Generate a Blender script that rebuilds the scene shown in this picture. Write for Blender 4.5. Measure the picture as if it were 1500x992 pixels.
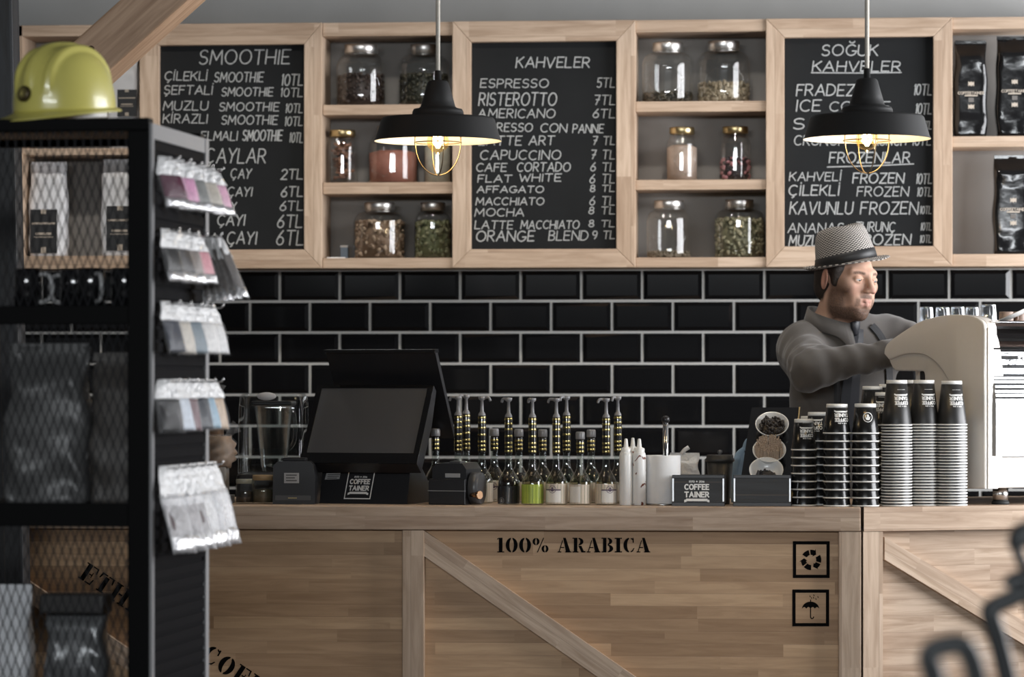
import bpy, bmesh, math, random
import numpy as np
from mathutils import Vector, Matrix, Euler
random.seed(7)
SC = bpy.context.scene
for o in list(bpy.data.objects): bpy.data.objects.remove(o)
COL = SC.collection
PI = math.pi
# ------------------------------------------------------------------ camera
FPX, CX, HORIZON, EYE = 5000.0, 750.0, 560.0, 1.40
YAW = math.radians(4.7)
CA, SA = math.cos(YAW), math.sin(YAW)
cam_d = bpy.data.cameras.new('camera'); cam = bpy.data.objects.new('camera', cam_d); COL.objects.link(cam)
cam.location = (0, 0, EYE); cam.rotation_euler = (PI/2, 0, YAW)
cam_d.sensor_width = 36.0; cam_d.lens = 36.0*FPX/1500; cam_d.shift_y = (HORIZON-496)/1500
cam_d.clip_end = 60
cam_d.dof.use_dof = True; cam_d.dof.focus_distance = 9.5; cam_d.dof.aperture_fstop = 3.6
SC.camera = cam
def P(px, py, Y):                      # point of the plane y = Y seen at that pixel
    x = (px-CX)/FPX; t = Y/(CA+SA*x)
    return Vector((t*(-SA+CA*x), Y, EYE+t*(HORIZON-py)/FPX))
def PX(px, Y): return P(px, 0, Y).x
def MPP(px, Y):                        # metres per pixel there
    return Y/(CA+SA*(px-CX)/FPX)/FPX
# ------------------------------------------------------------------ light
SC.view_settings.view_transform = 'Standard'; SC.view_settings.look = 'None'
SC.view_settings.gamma = 1; SC.view_settings.use_curve_mapping = False
SC.view_settings.exposure = 0.72
SC.cycles.use_denoising = True
SC.cycles.max_bounces = 10; SC.cycles.transparent_max_bounces = 40; SC.cycles.transmission_bounces = 10
SC.cycles.caustics_reflective = False; SC.cycles.caustics_refractive = False
SC.cycles.sample_clamp_indirect = 4
W = bpy.data.worlds.new('overcast_sky'); SC.world = W; W.use_nodes = True
W.node_tree.nodes['Background'].inputs[0].default_value = (.75, .86, 1, 1)
W.node_tree.nodes['Background'].inputs[1].default_value = 0.8
def area(name, loc, rot, sx, sy, e, col=(1, 1, 1)):
    d = bpy.data.lights.new(name, 'AREA'); d.shape = 'RECTANGLE'; d.size = sx; d.size_y = sy; d.energy = e; d.color = col
    o = bpy.data.objects.new(name, d); o.location = loc; o.rotation_euler = rot; COL.objects.link(o); return o
# daylight through an assumed side window (right wall) and added front fill from an unseen high slot behind the camera
area('assumed_window_daylight', (2.68, 9.5, 1.92), (0, math.radians(90), 0), 1.95, 2.9, 145, (.98, .98, 1))
area('front_fill_light', (-.6, -1.75, 2.86), (math.radians(90), 0, 0), 5.5, .52, 230, (.93, .97, 1))
# ------------------------------------------------------------------ scene tree helpers
def link(o, parent=None):
    COL.objects.link(o)
    if parent is not None: o.parent = parent
    return o
def tag(o, label=None, cat=None, group=None, kind=None):
    if label: o['label'] = label
    if cat: o['category'] = cat
    if group: o['group'] = group
    if kind: o['kind'] = kind
    return o
def thing(name, label, cat, loc=(0, 0, 0), rz=0, group=None):
    o = bpy.data.objects.new(name, None); o.empty_display_size = .05
    o.location = loc; o.rotation_euler = (0, 0, rz); link(o)
    return tag(o, label, cat, group)
def dup(src, loc=None, rot=None, label=None, group=None):
    def rec(o, par):
        c = o.copy(); COL.objects.link(c)
        if par is not None: c.parent = par
        for ch in list(o.children): rec(ch, c)
        return c
    r = rec(src, None)
    if loc is not None: r.location = loc
    if rot is not None: r.rotation_euler = rot
    if label: r['label'] = label
    if group: r['group'] = group
    return r
# ------------------------------------------------------------------ mesh builder
class MB:
    def __init__(s): s.v = []; s.f = []; s.m = []; s.sm = []; s.uv = {}
    def add(s, vs, fs, mi=0, smooth=False, uvs=None):
        b = len(s.v); s.v.extend([tuple(v) for v in vs])
        for k, f in enumerate(fs):
            if uvs is not None: s.uv[len(s.f)] = uvs[k]
            s.f.append([b+i for i in f]); s.m.append(mi); s.sm.append(smooth)
        return s
    def box(s, a, b, mi=0, bev=0.0, M=None):
        a = Vector(a); b = Vector(b); lo = [min(a[i], b[i]) for i in range(3)]; hi = [max(a[i], b[i]) for i in range(3)]
        bm = bmesh.new(); bmesh.ops.create_cube(bm, size=1)
        for v in bm.verts:
            v.co = Vector([lo[i] + (v.co[i]+.5)*(hi[i]-lo[i]) for i in range(3)])
        if bev > 0:
            bev = min(bev, .45*min(hi[i]-lo[i] for i in range(3)))
            bmesh.ops.bevel(bm, geom=list(bm.edges), offset=bev, segments=2, profile=.6, affect='EDGES')
        if M is not None: bmesh.ops.transform(bm, matrix=M, verts=bm.verts)
        s.bm(bm, mi); return s
    def bm(s, bm, mi=0, smooth=False):
        bm.verts.index_update()
        s.add([v.co.copy() for v in bm.verts], [[v.index for v in f.verts] for f in bm.faces], mi, smooth); bm.free(); return s
    def lathe(s, prof, n=32, c=(0, 0, 0), mi=0, smooth=True, axis='Z', M=None, closed=False):
        vs = []; fs = []; k = len(prof)
        for i in range(n):
            t = 2*PI*i/n
            for r, z in prof:
                p = Vector((r*math.cos(t), r*math.sin(t), z))
                if axis == 'X': p = Vector((p.z, p.x, p.y))
                if axis == 'Y': p = Vector((p.x, p.z, p.y))
                if M is not None: p = M @ p
                vs.append(p+Vector(c))
        for i in range(n):
            j = (i+1) % n
            for q in range(k-1 if not closed else k):
                q2 = (q+1) % k
                a, b, c2, d = i*k+q, j*k+q, j*k+q2, i*k+q2
                if prof[q][0] < 1e-7 and prof[q2][0] < 1e-7: continue
                if prof[q][0] < 1e-7: fs.append([a, c2, d])
                elif prof[q2][0] < 1e-7: fs.append([a, b, d])
                else: fs.append([a, b, c2, d])
        s.add(vs, fs, mi, smooth); return s
    def cyl(s, p0, p1, r, r1=None, n=16, mi=0, smooth=True):
        return s.tube([p0, p1], [r, r if r1 is None else r1], n, mi, smooth)
    def tube(s, pts, r, n=10, mi=0, smooth=True, closed=False, flat=1.0, upv=None, cap=True):
        pts = [Vector(p) for p in pts]; m = len(pts)
        if not hasattr(r, '__len__'): r = [r]*m
        vs = []; fs = []; up = None
        for i in range(m):
            if closed: d = pts[(i+1) % m]-pts[i-1]
            else: d = pts[min(i+1, m-1)]-pts[max(i-1, 0)]
            if d.length < 1e-9: d = Vector((0, 0, 1))
            d.normalize()
            if up is None:
                up = Vector(upv) if upv is not None else (Vector((0, 0, 1)) if abs(d.z) < .9 else Vector((0, 1, 0)))
            up = up-d*up.dot(d)
            if up.length < 1e-6: up = d.orthogonal()
            up.normalize(); sd = d.cross(up)
            for k in range(n):
                t = 2*PI*k/n
                vs.append(pts[i]+(sd*math.cos(t)+up*math.sin(t)*flat)*r[i])
        mm = m if closed else m-1
        for i in range(mm):
            j = (i+1) % m
            for k in range(n):
                k2 = (k+1) % n
                fs.append([i*n+k, i*n+k2, j*n+k2, j*n+k])
        s.add(vs, fs, mi, smooth)
        if cap and not closed:
            s.add(vs[:n], [list(range(n))[::-1]], mi, False); s.add(vs[-n:], [list(range(n))], mi, False)
        return s
    def prism(s, poly, y0, y1, mi=0, plane='XZ', M=None, smooth=False):
        """2-D outline extruded; holes not supported"""
        n = len(poly)
        ar = sum(poly[i][0]*poly[(i+1) % n][1]-poly[(i+1) % n][0]*poly[i][1] for i in range(n))
        if ar < 0: poly = poly[::-1]
        def pt(p, y):
            v = {'XZ': Vector((p[0], y, p[1])), 'XY': Vector((p[0], p[1], y)), 'YZ': Vector((y, p[0], p[1]))}[plane]
            return M @ v if M is not None else v
        vs = [pt(p, y0) for p in poly]+[pt(p, y1) for p in poly]
        s.add(vs[:n], [list(range(n))], mi); s.add(vs[n:], [list(range(n))[::-1]], mi)
        s.add(vs, [[i, i+n, (i+1) % n+n, (i+1) % n] for i in range(n)], mi, smooth); return s
    def loft(s, rings, mi=0, smooth=True, capa=True, capb=True, uv=False):
        n = len(rings[0]); vs = [p for r in rings for p in r]; fs = []; uvs = []
        for i in range(len(rings)-1):
            for k in range(n):
                k2 = (k+1) % n
                fs.append([i*n+k, i*n+k2, (i+1)*n+k2, (i+1)*n+k])
                uvs.append([(k/n, i), ((k+1)/n, i), ((k+1)/n, i+1), (k/n, i+1)])
        s.add(vs, fs, mi, smooth, uvs if uv else None)
        if capa: s.add(rings[0], [list(range(n))[::-1]], mi, smooth)
        if capb: s.add(rings[-1], [list(range(n))], mi, smooth)
        return s
    def build(s, name, mats, parent=None, loc=None, rot=None, fix=True):
        me = bpy.data.meshes.new(name); me.from_pydata(s.v, [], s.f)
        if not isinstance(mats, (list, tuple)): mats = [mats]
        for m in mats: me.materials.append(m)
        for p, mi, sm in zip(me.polygons, s.m, s.sm): p.material_index = mi; p.use_smooth = sm
        if s.uv:
            ul = me.uv_layers.new(name='UVMap')
            for fi, uu in s.uv.items():
                p = me.polygons[fi]
                for li, u in zip(p.loop_indices, uu): ul.data[li].uv = u
        if fix:
            bm = bmesh.new(); bm.from_mesh(me); bmesh.ops.remove_doubles(bm, verts=bm.verts, dist=1e-6)
            bmesh.ops.recalc_face_normals(bm, faces=bm.faces); bm.to_mesh(me); bm.free()
        me.update()
        o = bpy.data.objects.new(name, me); link(o, parent)
        if loc is not None: o.location = loc
        if rot is not None: o.rotation_euler = rot
        return o
def crom(pts, n=6, closed=False):
    pts = [Vector(p) for p in pts]; out = []; m = len(pts)
    for i in range(m if closed else m-1):
        if closed: a, b, c, d = pts[i-1], pts[i], pts[(i+1) % m], pts[(i+2) % m]
        else: a, b, c, d = pts[max(i-1, 0)], pts[i], pts[i+1], pts[min(i+2, m-1)]
        for k in range(n):
            t = k/n
            out.append(.5*((2*b)+(c-a)*t+(2*a-5*b+4*c-d)*t*t+(3*b-a-3*c+d)*t**3))
    if not closed: out.append(pts[-1])
    return out
# ------------------------------------------------------------------ materials
class NT:
    def __init__(s, name):
        s.m = bpy.data.materials.new(name); s.m.use_nodes = True; s.t = s.m.node_tree
        s.b = s.t.nodes['Principled BSDF']; s.out = s.t.nodes['Material Output']
    def n(s, typ, ins=None, **props):
        nd = s.t.nodes.new(typ)
        for k, v in props.items(): setattr(nd, k, v)
        for k, v in (ins or {}).items(): s.set(nd, k, v)
        return nd
    def set(s, nd, k, v):
        sk = nd.inputs[k]
        if isinstance(v, bpy.types.NodeSocket): s.t.links.new(v, sk)
        elif isinstance(v, bpy.types.Node): s.t.links.new(v.outputs[0], sk)
        else: sk.default_value = v
    def math(s, op, a, b=0.0, clamp=False):
        nd = s.n('ShaderNodeMath', operation=op, use_clamp=clamp); s.set(nd, 0, a); s.set(nd, 1, b); return nd.outputs[0]
    def mix(s, fac, a, b, blend='MIX'):
        nd = s.n('ShaderNodeMix', data_type='RGBA', blend_type=blend)
        for i, v in ((0, fac), (6, a), (7, b)):
            if isinstance(v, (bpy.types.NodeSocket,)): s.t.links.new(v, nd.inputs[i])
            else: nd.inputs[i].default_value = (*v, 1) if isinstance(v, tuple) and len(v) == 3 else v
        return nd.outputs[2]
    def bump(s, h, st=.2, d=.01):
        b = s.n('ShaderNodeBump', {'Height': h, 'Strength': st, 'Distance': d}); s.set(s.b, 'Normal', b.outputs[0])
_M = {}
def mat(name, col, rough=.5, metal=0.0, spec=.5, noise=0.0, nscale=40, coat=0.0, bump=0.0, emit=None, es=0, sheen=0, sub=0):
    if name in _M: return _M[name]
    t = NT(name); b = t.b
    b.inputs['Base Color'].default_value = (*col, 1); b.inputs['Roughness'].default_value = rough
    b.inputs['Metallic'].default_value = metal; b.inputs['Specular IOR Level'].default_value = spec
    if coat: b.inputs['Coat Weight'].default_value = coat; b.inputs['Coat Roughness'].default_value = .05
    if sheen: b.inputs['Sheen Weight'].default_value = sheen
    if sub: b.inputs['Subsurface Weight'].default_value = sub; b.inputs['Subsurface Radius'].default_value = (.012, .005, .003); b.inputs['Subsurface Scale'].default_value = 1.0
    if emit: b.inputs['Emission Color'].default_value = (*emit, 1); b.inputs['Emission Strength'].default_value = es
    tc = t.n('ShaderNodeTexCoord')
    nz = t.n('ShaderNodeTexNoise', {'Vector': tc.outputs['Object'], 'Scale': nscale, 'Detail': 4.0})
    amt = noise if noise else .06
    f = t.math('MULTIPLY_ADD', nz.outputs[0], amt*2); t.t.nodes[-1].inputs[2].default_value = 1-amt
    c = t.mix(1.0, (*col, 1), f, 'MULTIPLY'); t.set(b, 'Base Color', c)
    if bump: t.bump(nz.outputs[0], bump, .004)
    _M[name] = t.m; return t.m
def glass(name, tint=(.97, .98, .98), base=.05, gain=.8, rough=.02):
    """thin-walled clear glass: mostly see-through, mirror-like towards the rim"""
    if name in _M: return _M[name]
    t = NT(name)
    lw = t.n('ShaderNodeLayerWeight', {'Blend': .35})
    f = t.math('POWER', lw.outputs['Facing'], 2.2); f = t.math('MULTIPLY', f, gain); f = t.math('ADD', f, base, True)
    tr = t.n('ShaderNodeBsdfTransparent', {'Color': (*tint, 1)}); gl = t.n('ShaderNodeBsdfGlossy', {'Color': (1, 1, 1, 1), 'Roughness': rough})
    mx = t.n('ShaderNodeMixShader', {0: f, 1: tr.outputs[0], 2: gl.outputs[0]}); t.t.links.new(mx.outputs[0], t.out.inputs[0])
    _M[name] = t.m; return t.m
def film(name, col, alpha=.5, rough=.15):
    """clear crinkled plastic film"""
    if name in _M: return _M[name]
    t = NT(name); tc = t.n('ShaderNodeTexCoord')
    nz = t.n('ShaderNodeTexNoise', {'Vector': tc.outputs['Object'], 'Scale': 70.0, 'Detail': 3.0})
    t.set(t.b, 'Base Color', (*col, 1)); t.set(t.b, 'Roughness', rough); t.set(t.b, 'Alpha', alpha); t.bump(nz.outputs[0], .9, .01)
    t.set(t.b, 'Specular IOR Level', .8)
    _M[name] = t.m; return t.m
def wood(name, c1, c2, pl=.42, pw=.045, rough=.5, grain=.35):
    """finger-jointed boards; local X runs along the boards, Z across"""
    if name in _M: return _M[name]
    t = NT(name); tc = t.n('ShaderNodeTexCoord'); oi = t.n('ShaderNodeObjectInfo')
    sp = t.n('ShaderNodeSeparateXYZ', {0: tc.outputs['Object']})
    rx = t.math('MULTIPLY', oi.outputs['Random'], 7.3)
    yz = t.math('ADD', sp.outputs[2], t.math('MULTIPLY', sp.outputs[1], .9))
    z = t.math('ADD', yz, t.math('MULTIPLY', oi.outputs['Random'], 3.1))
    row = t.math('FLOOR', t.math('DIVIDE', z, pw))
    wn = t.n('ShaderNodeTexWhiteNoise', noise_dimensions='1D'); t.set(wn, 'W', row)
    x = t.math('ADD', t.math('ADD', sp.outputs[0], rx), t.math('MULTIPLY', wn.outputs[0], pl*3.7))
    wob = t.n('ShaderNodeTexNoise', {'Scale': 2.5}, noise_dimensions='1D'); t.set(wob, 'W', x)
    cell = t.math('FLOOR', t.math('DIVIDE', t.math('ADD', x, t.math('MULTIPLY', wob.outputs[0], pl*.8)), pl))
    cv = t.n('ShaderNodeCombineXYZ', {0: cell, 1: row})
    w2 = t.n('ShaderNodeTexWhiteNoise', {'Vector': cv.outputs[0]}, noise_dimensions='3D')
    base = t.mix(w2.outputs[0], (*c1, 1), (*c2, 1))
    gv = t.n('ShaderNodeCombineXYZ', {0: t.math('MULTIPLY', x, 2.2), 1: t.math('ADD', t.math('MULTIPLY', z, 26), t.math('MULTIPLY', w2.outputs[0], 37)), 2: 0.0})
    nz = t.n('ShaderNodeTexNoise', {'Vector': gv.outputs[0], 'Scale': 2.0, 'Detail': 5.0, 'Roughness': .6, 'Distortion': .6})
    gr = t.n('ShaderNodeValToRGB', {0: nz.outputs[0]})
    gr.color_ramp.elements[0].position = .3; gr.color_ramp.elements[0].color = (1-grain, 1-grain*1.15, 1-grain*1.3, 1)
    gr.color_ramp.elements[1].position = .62; gr.color_ramp.elements[1].color = (1, 1, 1, 1)
    c = t.mix(1.0, base, gr.outputs[0], 'MULTIPLY')
    # hairline joints between boards
    fr = t.math('FRACT', t.math('DIVIDE', z, pw)); ed = t.math('LESS_THAN', fr, .03)
    c = t.mix(t.math('MULTIPLY', ed, .35), c, (.12, .08, .05, 1))
    t.set(t.b, 'Base Color', c); t.set(t.b, 'Roughness', rough); t.set(t.b, 'Specular IOR Level', .35)
    t.bump(nz.outputs[0], .12, .003)
    _M[name] = t.m; return t.m
PINE = wood('pine_boards', (.58, .445, .335), (.42, .30, .215))
PINE_RAIL = wood('pine_rails', (.58, .445, .335), (.46, .335, .24), pl=.5, pw=.06, grain=.3)
PINE_DARK = wood('pine_panel_boards', (.62, .41, .242), (.37, .225, .122), pl=.46, pw=.034, grain=.24)
PINE_BEAM = wood('pine_beam_grain', (.56, .37, .24), (.52, .34, .22), pl=3, pw=.5, grain=.4)
BLACK_METAL = mat('black_powder_coat', (.012, .012, .013), .45, spec=.25)
STEEL = mat('brushed_steel', (.62, .61, .6), .25, 1.0)
CHROME = mat('polished_chrome', (.8, .8, .8), .06, 1.0)
BRASS = mat('brass_lacquer', (.62, .5, .27), .28, 1.0)
WHITE_PLASTIC = mat('white_plastic', (.8, .8, .78), .3)
BLACK_PLASTIC = mat('black_plastic', (.014, .014, .016), .32)
BLACK_GLOSS = mat('black_gloss', (.008, .008, .009), .1, coat=.6)
GREY_TRIM = mat('grey_metal_trim', (.24, .24, .245), .6, 0, spec=.2)
PRINT_WHITE = mat('white_print', (.78, .77, .74), .5)
PRINT_BLACK = mat('black_stencil_paint', (.004, .0035, .0035), .8, spec=.05)
CHALK = mat('white_chalk', (.40, .41, .405), .95, noise=.5, nscale=260)
GLASS = glass('clear_glass')
# ------------------------------------------------------------------ lettering
def _a(cx, cy, rx, ry, a0, a1, n=12):
    return [(cx+rx*math.cos(math.radians(a0+(a1-a0)*i/n)), cy+ry*math.sin(math.radians(a0+(a1-a0)*i/n))) for i in range(n+1)]
FONT = {
 'A': (.8, [[(0, 0), (.4, 1), (.8, 0)], [(.15, .36), (.66, .36)]]),
 'B': (.62, [[(0, 0), (0, 1)], [(0, 1), (.3, 1)]+_a(.3, .76, .25, .24, 90, -90, 8)+[(0, .52)], [(.3, .52)]+_a(.32, .26, .3, .26, 90, -90, 8)+[(0, 0)]]),
 'C': (.75, [_a(.42, .5, .42, .5, 50, 310, 16)]),
 'D': (.72, [[(0, 0), (0, 1), (.25, 1)]+_a(.25, .5, .47, .5, 90, -90, 12)+[(0, 0)]]),
 'E': (.58, [[(.58, 1), (0, 1), (0, 0), (.58, 0)], [(0, .52), (.48, .52)]]),
 'F': (.58, [[(.58, 1), (0, 1), (0, 0)], [(0, .52), (.46, .52)]]),
 'G': (.78, [_a(.42, .5, .42, .5, 50, 350, 18)+[(.5, .42)]]),
 'H': (.7, [[(0, 0), (0, 1)], [(.7, 0), (.7, 1)], [(0, .5), (.7, .5)]]),
 'I': (.08, [[(.04, 0), (.04, 1)]]),
 'J': (.5, [[(.5, 1), (.5, .25)]+_a(.25, .25, .25, .25, 0, -170, 8)]),
 'K': (.64, [[(0, 0), (0, 1)], [(.62, 1), (.02, .45)], [(.2, .6), (.64, 0)]]),
 'L': (.56, [[(0, 1), (0, 0), (.56, 0)]]),
 'M': (.9, [[(0, 0), (.08, 1), (.45, .3), (.82, 1), (.9, 0)]]),
 'N': (.74, [[(0, 0), (0, 1), (.74, 0), (.74, 1)]]),
 'O': (.86, [_a(.43, .5, .43, .5, 90, 450, 20)]),
 'P': (.6, [[(0, 0), (0, 1), (.3, 1)]+_a(.3, .73, .28, .27, 90, -90, 8)+[(0, .46)]]),
 'R': (.64, [[(0, 0), (0, 1), (.3, 1)]+_a(.3, .74, .28, .26, 90, -90, 8)+[(0, .48)], [(.26, .48), (.64, 0)]]),
 'S': (.62, [_a(.32, .75, .28, .25, 35, 250, 10)+_a(.3, .26, .3, .26, 75, -150, 10)]),
 'T': (.7, [[(0, 1), (.7, 1)], [(.35, 1), (.35, 0)]]),
 'U': (.7, [[(0, 1), (0, .3)]+_a(.35, .3, .35, .3, 180, 360, 10)+[(.7, 1)]]),
 'V': (.74, [[(0, 1), (.37, 0), (.74, 1)]]),
 'W': (1.0, [[(0, 1), (.26, 0), (.5, .75), (.74, 0), (1, 1)]]),
 'X': (.7, [[(0, 0), (.7, 1)], [(0, 1), (.7, 0)]]),
 'Y': (.68, [[(0, 1), (.34, .5), (.68, 1)], [(.34, .5), (.26, 0)]]),
 'Z': (.64, [[(0, 1), (.64, 1), (0, 0), (.64, 0)]]),
 '0': (.62, [_a(.31, .5, .31, .5, 90, 450, 18)]),
 '1': (.12, [[(0, .85), (.1, 1), (.1, 0)]]),
 '2': (.58, [_a(.29, .74, .27, .26, 160, -25, 10)+[(0, 0), (.58, 0)]]),
 '5': (.56, [[(.54, 1), (.08, 1), (.04, .56)]+_a(.26, .3, .28, .3, 110, -140, 10)]),
 '6': (.58, [[(.46, 1), (.16, .62)]+_a(.29, .28, .28, .28, 150, 510, 16)]),
 '7': (.56, [[(0, 1), (.56, 1), (.2, 0)], [(.14, .5), (.5, .5)]]),
 '8': (.56, [_a(.28, .76, .22, .24, 270, 630, 12), _a(.28, .26, .27, .26, 90, 450, 14)]),
 '9': (.56, [_a(.28, .7, .27, .28, 0, 360, 14)+[(.5, .3), (.3, 0)]]),
 '*': (.5, [[(.25, .2), (.25, .9)], [(0, .4), (.5, .75)], [(0, .75), (.5, .4)]]),
 '.': (.1, [[(.05, 0), (.05, .06)]]), ' ': (.4, []),
}
FONT['Ç'] = (.75, FONT['C'][1]+[[(.45, 0), (.5, -.12), (.36, -.24)]])
FONT['Ş'] = (.62, FONT['S'][1]+[[(.3, 0), (.36, -.12), (.22, -.24)]])
FONT['İ'] = (.08, FONT['I'][1]+[[(.04, 1.2), (.06, 1.26)]])
FONT['Ğ'] = (.78, FONT['G'][1]+[_a(.42, 1.32, .2, .14, 180, 360, 6)])
def strokes(text, gap=.22):
    """-> polylines in units of the cap height and the total width"""
    x = 0; out = []
    for ch in text:
        w, st = FONT[ch]
        out += [[(x+p[0], p[1]) for p in s] for s in st]; x += w+gap
    return out, max(x-gap, .01)
def ribbon(pl, w, tips=True):
    """thick polyline -> list of convex quads; strips with mitred joints, cut only at sharp corners"""
    pts = [pl[0]]+[q for p_, q in zip(pl[:-1], pl[1:]) if math.hypot(q[0]-p_[0], q[1]-p_[1]) > 1e-9]
    if len(pts) < 2: return []
    closed = math.hypot(pts[0][0]-pts[-1][0], pts[0][1]-pts[-1][1]) < 1e-6
    runs = [[pts[0]]]
    for i in range(1, len(pts)):
        runs[-1].append(pts[i])
        if i < len(pts)-1:
            a = math.atan2(pts[i][1]-pts[i-1][1], pts[i][0]-pts[i-1][0]); b = math.atan2(pts[i+1][1]-pts[i][1], pts[i+1][0]-pts[i][0])
            t = (b-a+math.pi) % (2*math.pi)-math.pi
            if abs(t) > 1.0: runs.append([pts[i]])
    out = []; one = closed and len(runs) == 1
    for r in runs:
        n = len(r); L = []; R = []
        for i in range(n):
            if one and i in (0, n-1): p_, q_ = r[n-2], r[1]; p0 = r[0]; d0 = (p0[0]-p_[0], p0[1]-p_[1]); d1 = (q_[0]-p0[0], q_[1]-p0[1])
            else:
                d0 = (r[i][0]-r[i-1][0], r[i][1]-r[i-1][1]) if i > 0 else None
                d1 = (r[i+1][0]-r[i][0], r[i+1][1]-r[i][1]) if i < n-1 else None
                d0 = d0 or d1; d1 = d1 or d0
            l0, l1 = math.hypot(*d0), math.hypot(*d1)
            u0, u1 = (d0[0]/l0, d0[1]/l0), (d1[0]/l1, d1[1]/l1)
            nx, ny = -(u0[1]+u1[1]), u0[0]+u1[0]; l = math.hypot(nx, ny) or 1; nx /= l; ny /= l
            k = w/2/max(.5, nx*-u0[1]+ny*u0[0])
            x, y = r[i]
            if tips and not one:
                if i == 0: x -= u1[0]*w*.4; y -= u1[1]*w*.4
                if i == n-1: x += u0[0]*w*.4; y += u0[1]*w*.4
            L.append((x+nx*k, y+ny*k)); R.append((x-nx*k, y-ny*k))
        out += [[L[i], R[i], R[i+1], L[i+1]] for i in range(n-1)]
    return out
def text_polys(text, x0, x1, y0, y1, w, slant=0.0, jit=0.0, gap=.22, tips=True):
    """fit text into a box (y up): polygons"""
    st, tw = strokes(text, gap); sx = (x1-x0)/tw; sy = (y1-y0); out = []
    for s in st:
        jx, jy = random.uniform(-jit, jit), random.uniform(-jit, jit)
        pl = [(x0+p[0]*sx+p[1]*sy*slant+jx*sy, y0+p[1]*sy+jy*sy) for p in s]
        out += ribbon(pl, w, tips)
    return out
def flat(mb, polys, fn, mi=0):
    """2-D polygons -> faces through fn(x, y) -> 3-D"""
    k = 0
    for p in polys:
        a = sum(p[i][0]*p[(i+1) % len(p)][1]-p[(i+1) % len(p)][0]*p[i][1] for i in range(len(p)))
        if a < 0: p = p[::-1]
        v = [Vector(fn(*q)) for q in p]; n = (v[1]-v[0]).cross(v[2]-v[0])
        if n.length > 0: n.normalize(); v = [w+n*(k % 9)*3e-5 for w in v]      # strokes lie one over the other like real paint
        k += 1; mb.add(v, [list(range(len(p)))], mi)
# stencil slab letters: polygons in units of the cap height
def _cres(cx, cy, rx, ry, irx, iry, side, gap):
    n = 10; o = []; i_ = []
    a = math.degrees(math.acos(min(1, gap/rx))); b = math.degrees(math.acos(min(1, gap/irx)))
    for k in range(n+1):
        t = math.radians(-a+2*a*k/n); o.append((cx+side*rx*math.cos(t), cy+ry*math.sin(t)))
        t = math.radians(-b+2*b*k/n); i_.append((cx+side*irx*math.cos(t), cy+iry*math.sin(t)))
    return [[o[k], o[k+1], i_[k+1], i_[k]] for k in range(n)]
def _r(x0, y0, x1, y1): return [(x0, y0), (x1, y0), (x1, y1), (x0, y1)]
STEN = {
 '1': (.5, [_r(.13, .0, .38, 1), _r(.02, 0, .5, .07), [(.02, .86), (.13, .93), (.13, 1), (.02, .95)]]),
 '0': (.82, _cres(.41, .5, .41, .51, .15, .43, -1, .05)+_cres(.41, .5, .41, .51, .15, .43, 1, .05)),
 'I': (.5, [_r(.12, 0, .38, 1), _r(0, 0, .5, .08), _r(0, .92, .5, 1)]),
 'A': (.92, [[(.38, 1), (.56, 1), (.9, .0), (.58, 0)], [(.33, .86), (.37, .8), (.14, .05), (.07, .05)], _r(.0, 0, .26, .07), _r(.52, 0, .95, .07), _r(.22, .3, .46, .37)]),
 'B': (.8, [_r(.1, 0, .34, 1), _r(0, 0, .34, .07), _r(0, .93, .34, 1)]+_cres(.4, .76, .34, .24, .12, .17, 1, .02)+_cres(.4, .27, .4, .27, .15, .2, 1, .02)),
 'P': (.76, [_r(.1, 0, .34, 1), _r(0, 0, .46, .07), _r(0, .93, .34, 1)]+_cres(.4, .72, .36, .28, .13, .2, 1, .02)),
 'R': (.88, [_r(.1, 0, .34, 1), _r(0, 0, .42, .07), _r(0, .93, .34, 1)]+_cres(.4, .74, .36, .26, .13, .18, 1, .02)+[[(.4, .46), (.62, .46), (.78, .1), (.9, .1), (.9, 0), (.62, 0)]]),
 'C': (.8, _cres(.44, .5, .44, .51, .18, .43, -1, .05)+[[(.5, 1), (.64, .93), (.62, .84), (.5, .92)], [(.62, 1), (.7, 1), (.72, .66), (.64, .66)], [(.5, 0), (.66, .08), (.76, .3), (.69, .3), (.6, .14), (.5, .08)]]),
 'E': (.78, [_r(.1, 0, .34, 1), _r(0, 0, .34, .07), _r(0, .93, .34, 1), _r(.39, .93, .72, 1), [(.64, .93), (.72, .93), (.75, .68), (.69, .68)], _r(.39, .47, .56, .54), _r(.53, .36, .58, .66), _r(.39, 0, .74, .07), [(.66, .07), (.74, .07), (.78, .34), (.71, .34)]]),
 'F': (.76, [_r(.1, 0, .34, 1), _r(0, 0, .46, .07), _r(0, .93, .34, 1), _r(.39, .93, .72, 1), [(.64, .93), (.72, .93), (.75, .66), (.69, .66)], _r(.39, .47, .56, .54), _r(.53, .36, .58, .66)]),
 'T': (.82, [_r(.29, 0, .53, .88), _r(.2, 0, .62, .07), _r(.03, .93, .37, 1), _r(.45, .93, .79, 1), [(0, .66), (.06, .66), (.14, .93), (.03, .93)], [(.76, .66), (.82, .66), (.79, .93), (.68, .93)]]),
 'H': (.95, [_r(.08, 0, .32, 1), _r(0, 0, .4, .07), _r(0, .93, .4, 1), _r(.63, 0, .87, 1), _r(.55, 0, .95, .07), _r(.55, .93, .95, 1), _r(.37, .46, .58, .54)]),
 '%': (1.1, _cres(.24, .74, .24, .25, .07, .18, -1, .02)+_cres(.24, .74, .24, .25, .07, .18, 1, .02)+_cres(.86, .25, .24, .25, .07, .18, -1, .02)+_cres(.86, .25, .24, .25, .07, .18, 1, .02)+[[(.3, 0), (.37, 0), (.8, 1), (.73, 1)]]),
 ' ': (.42, []),
}
STEN['O'] = STEN['0']
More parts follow.
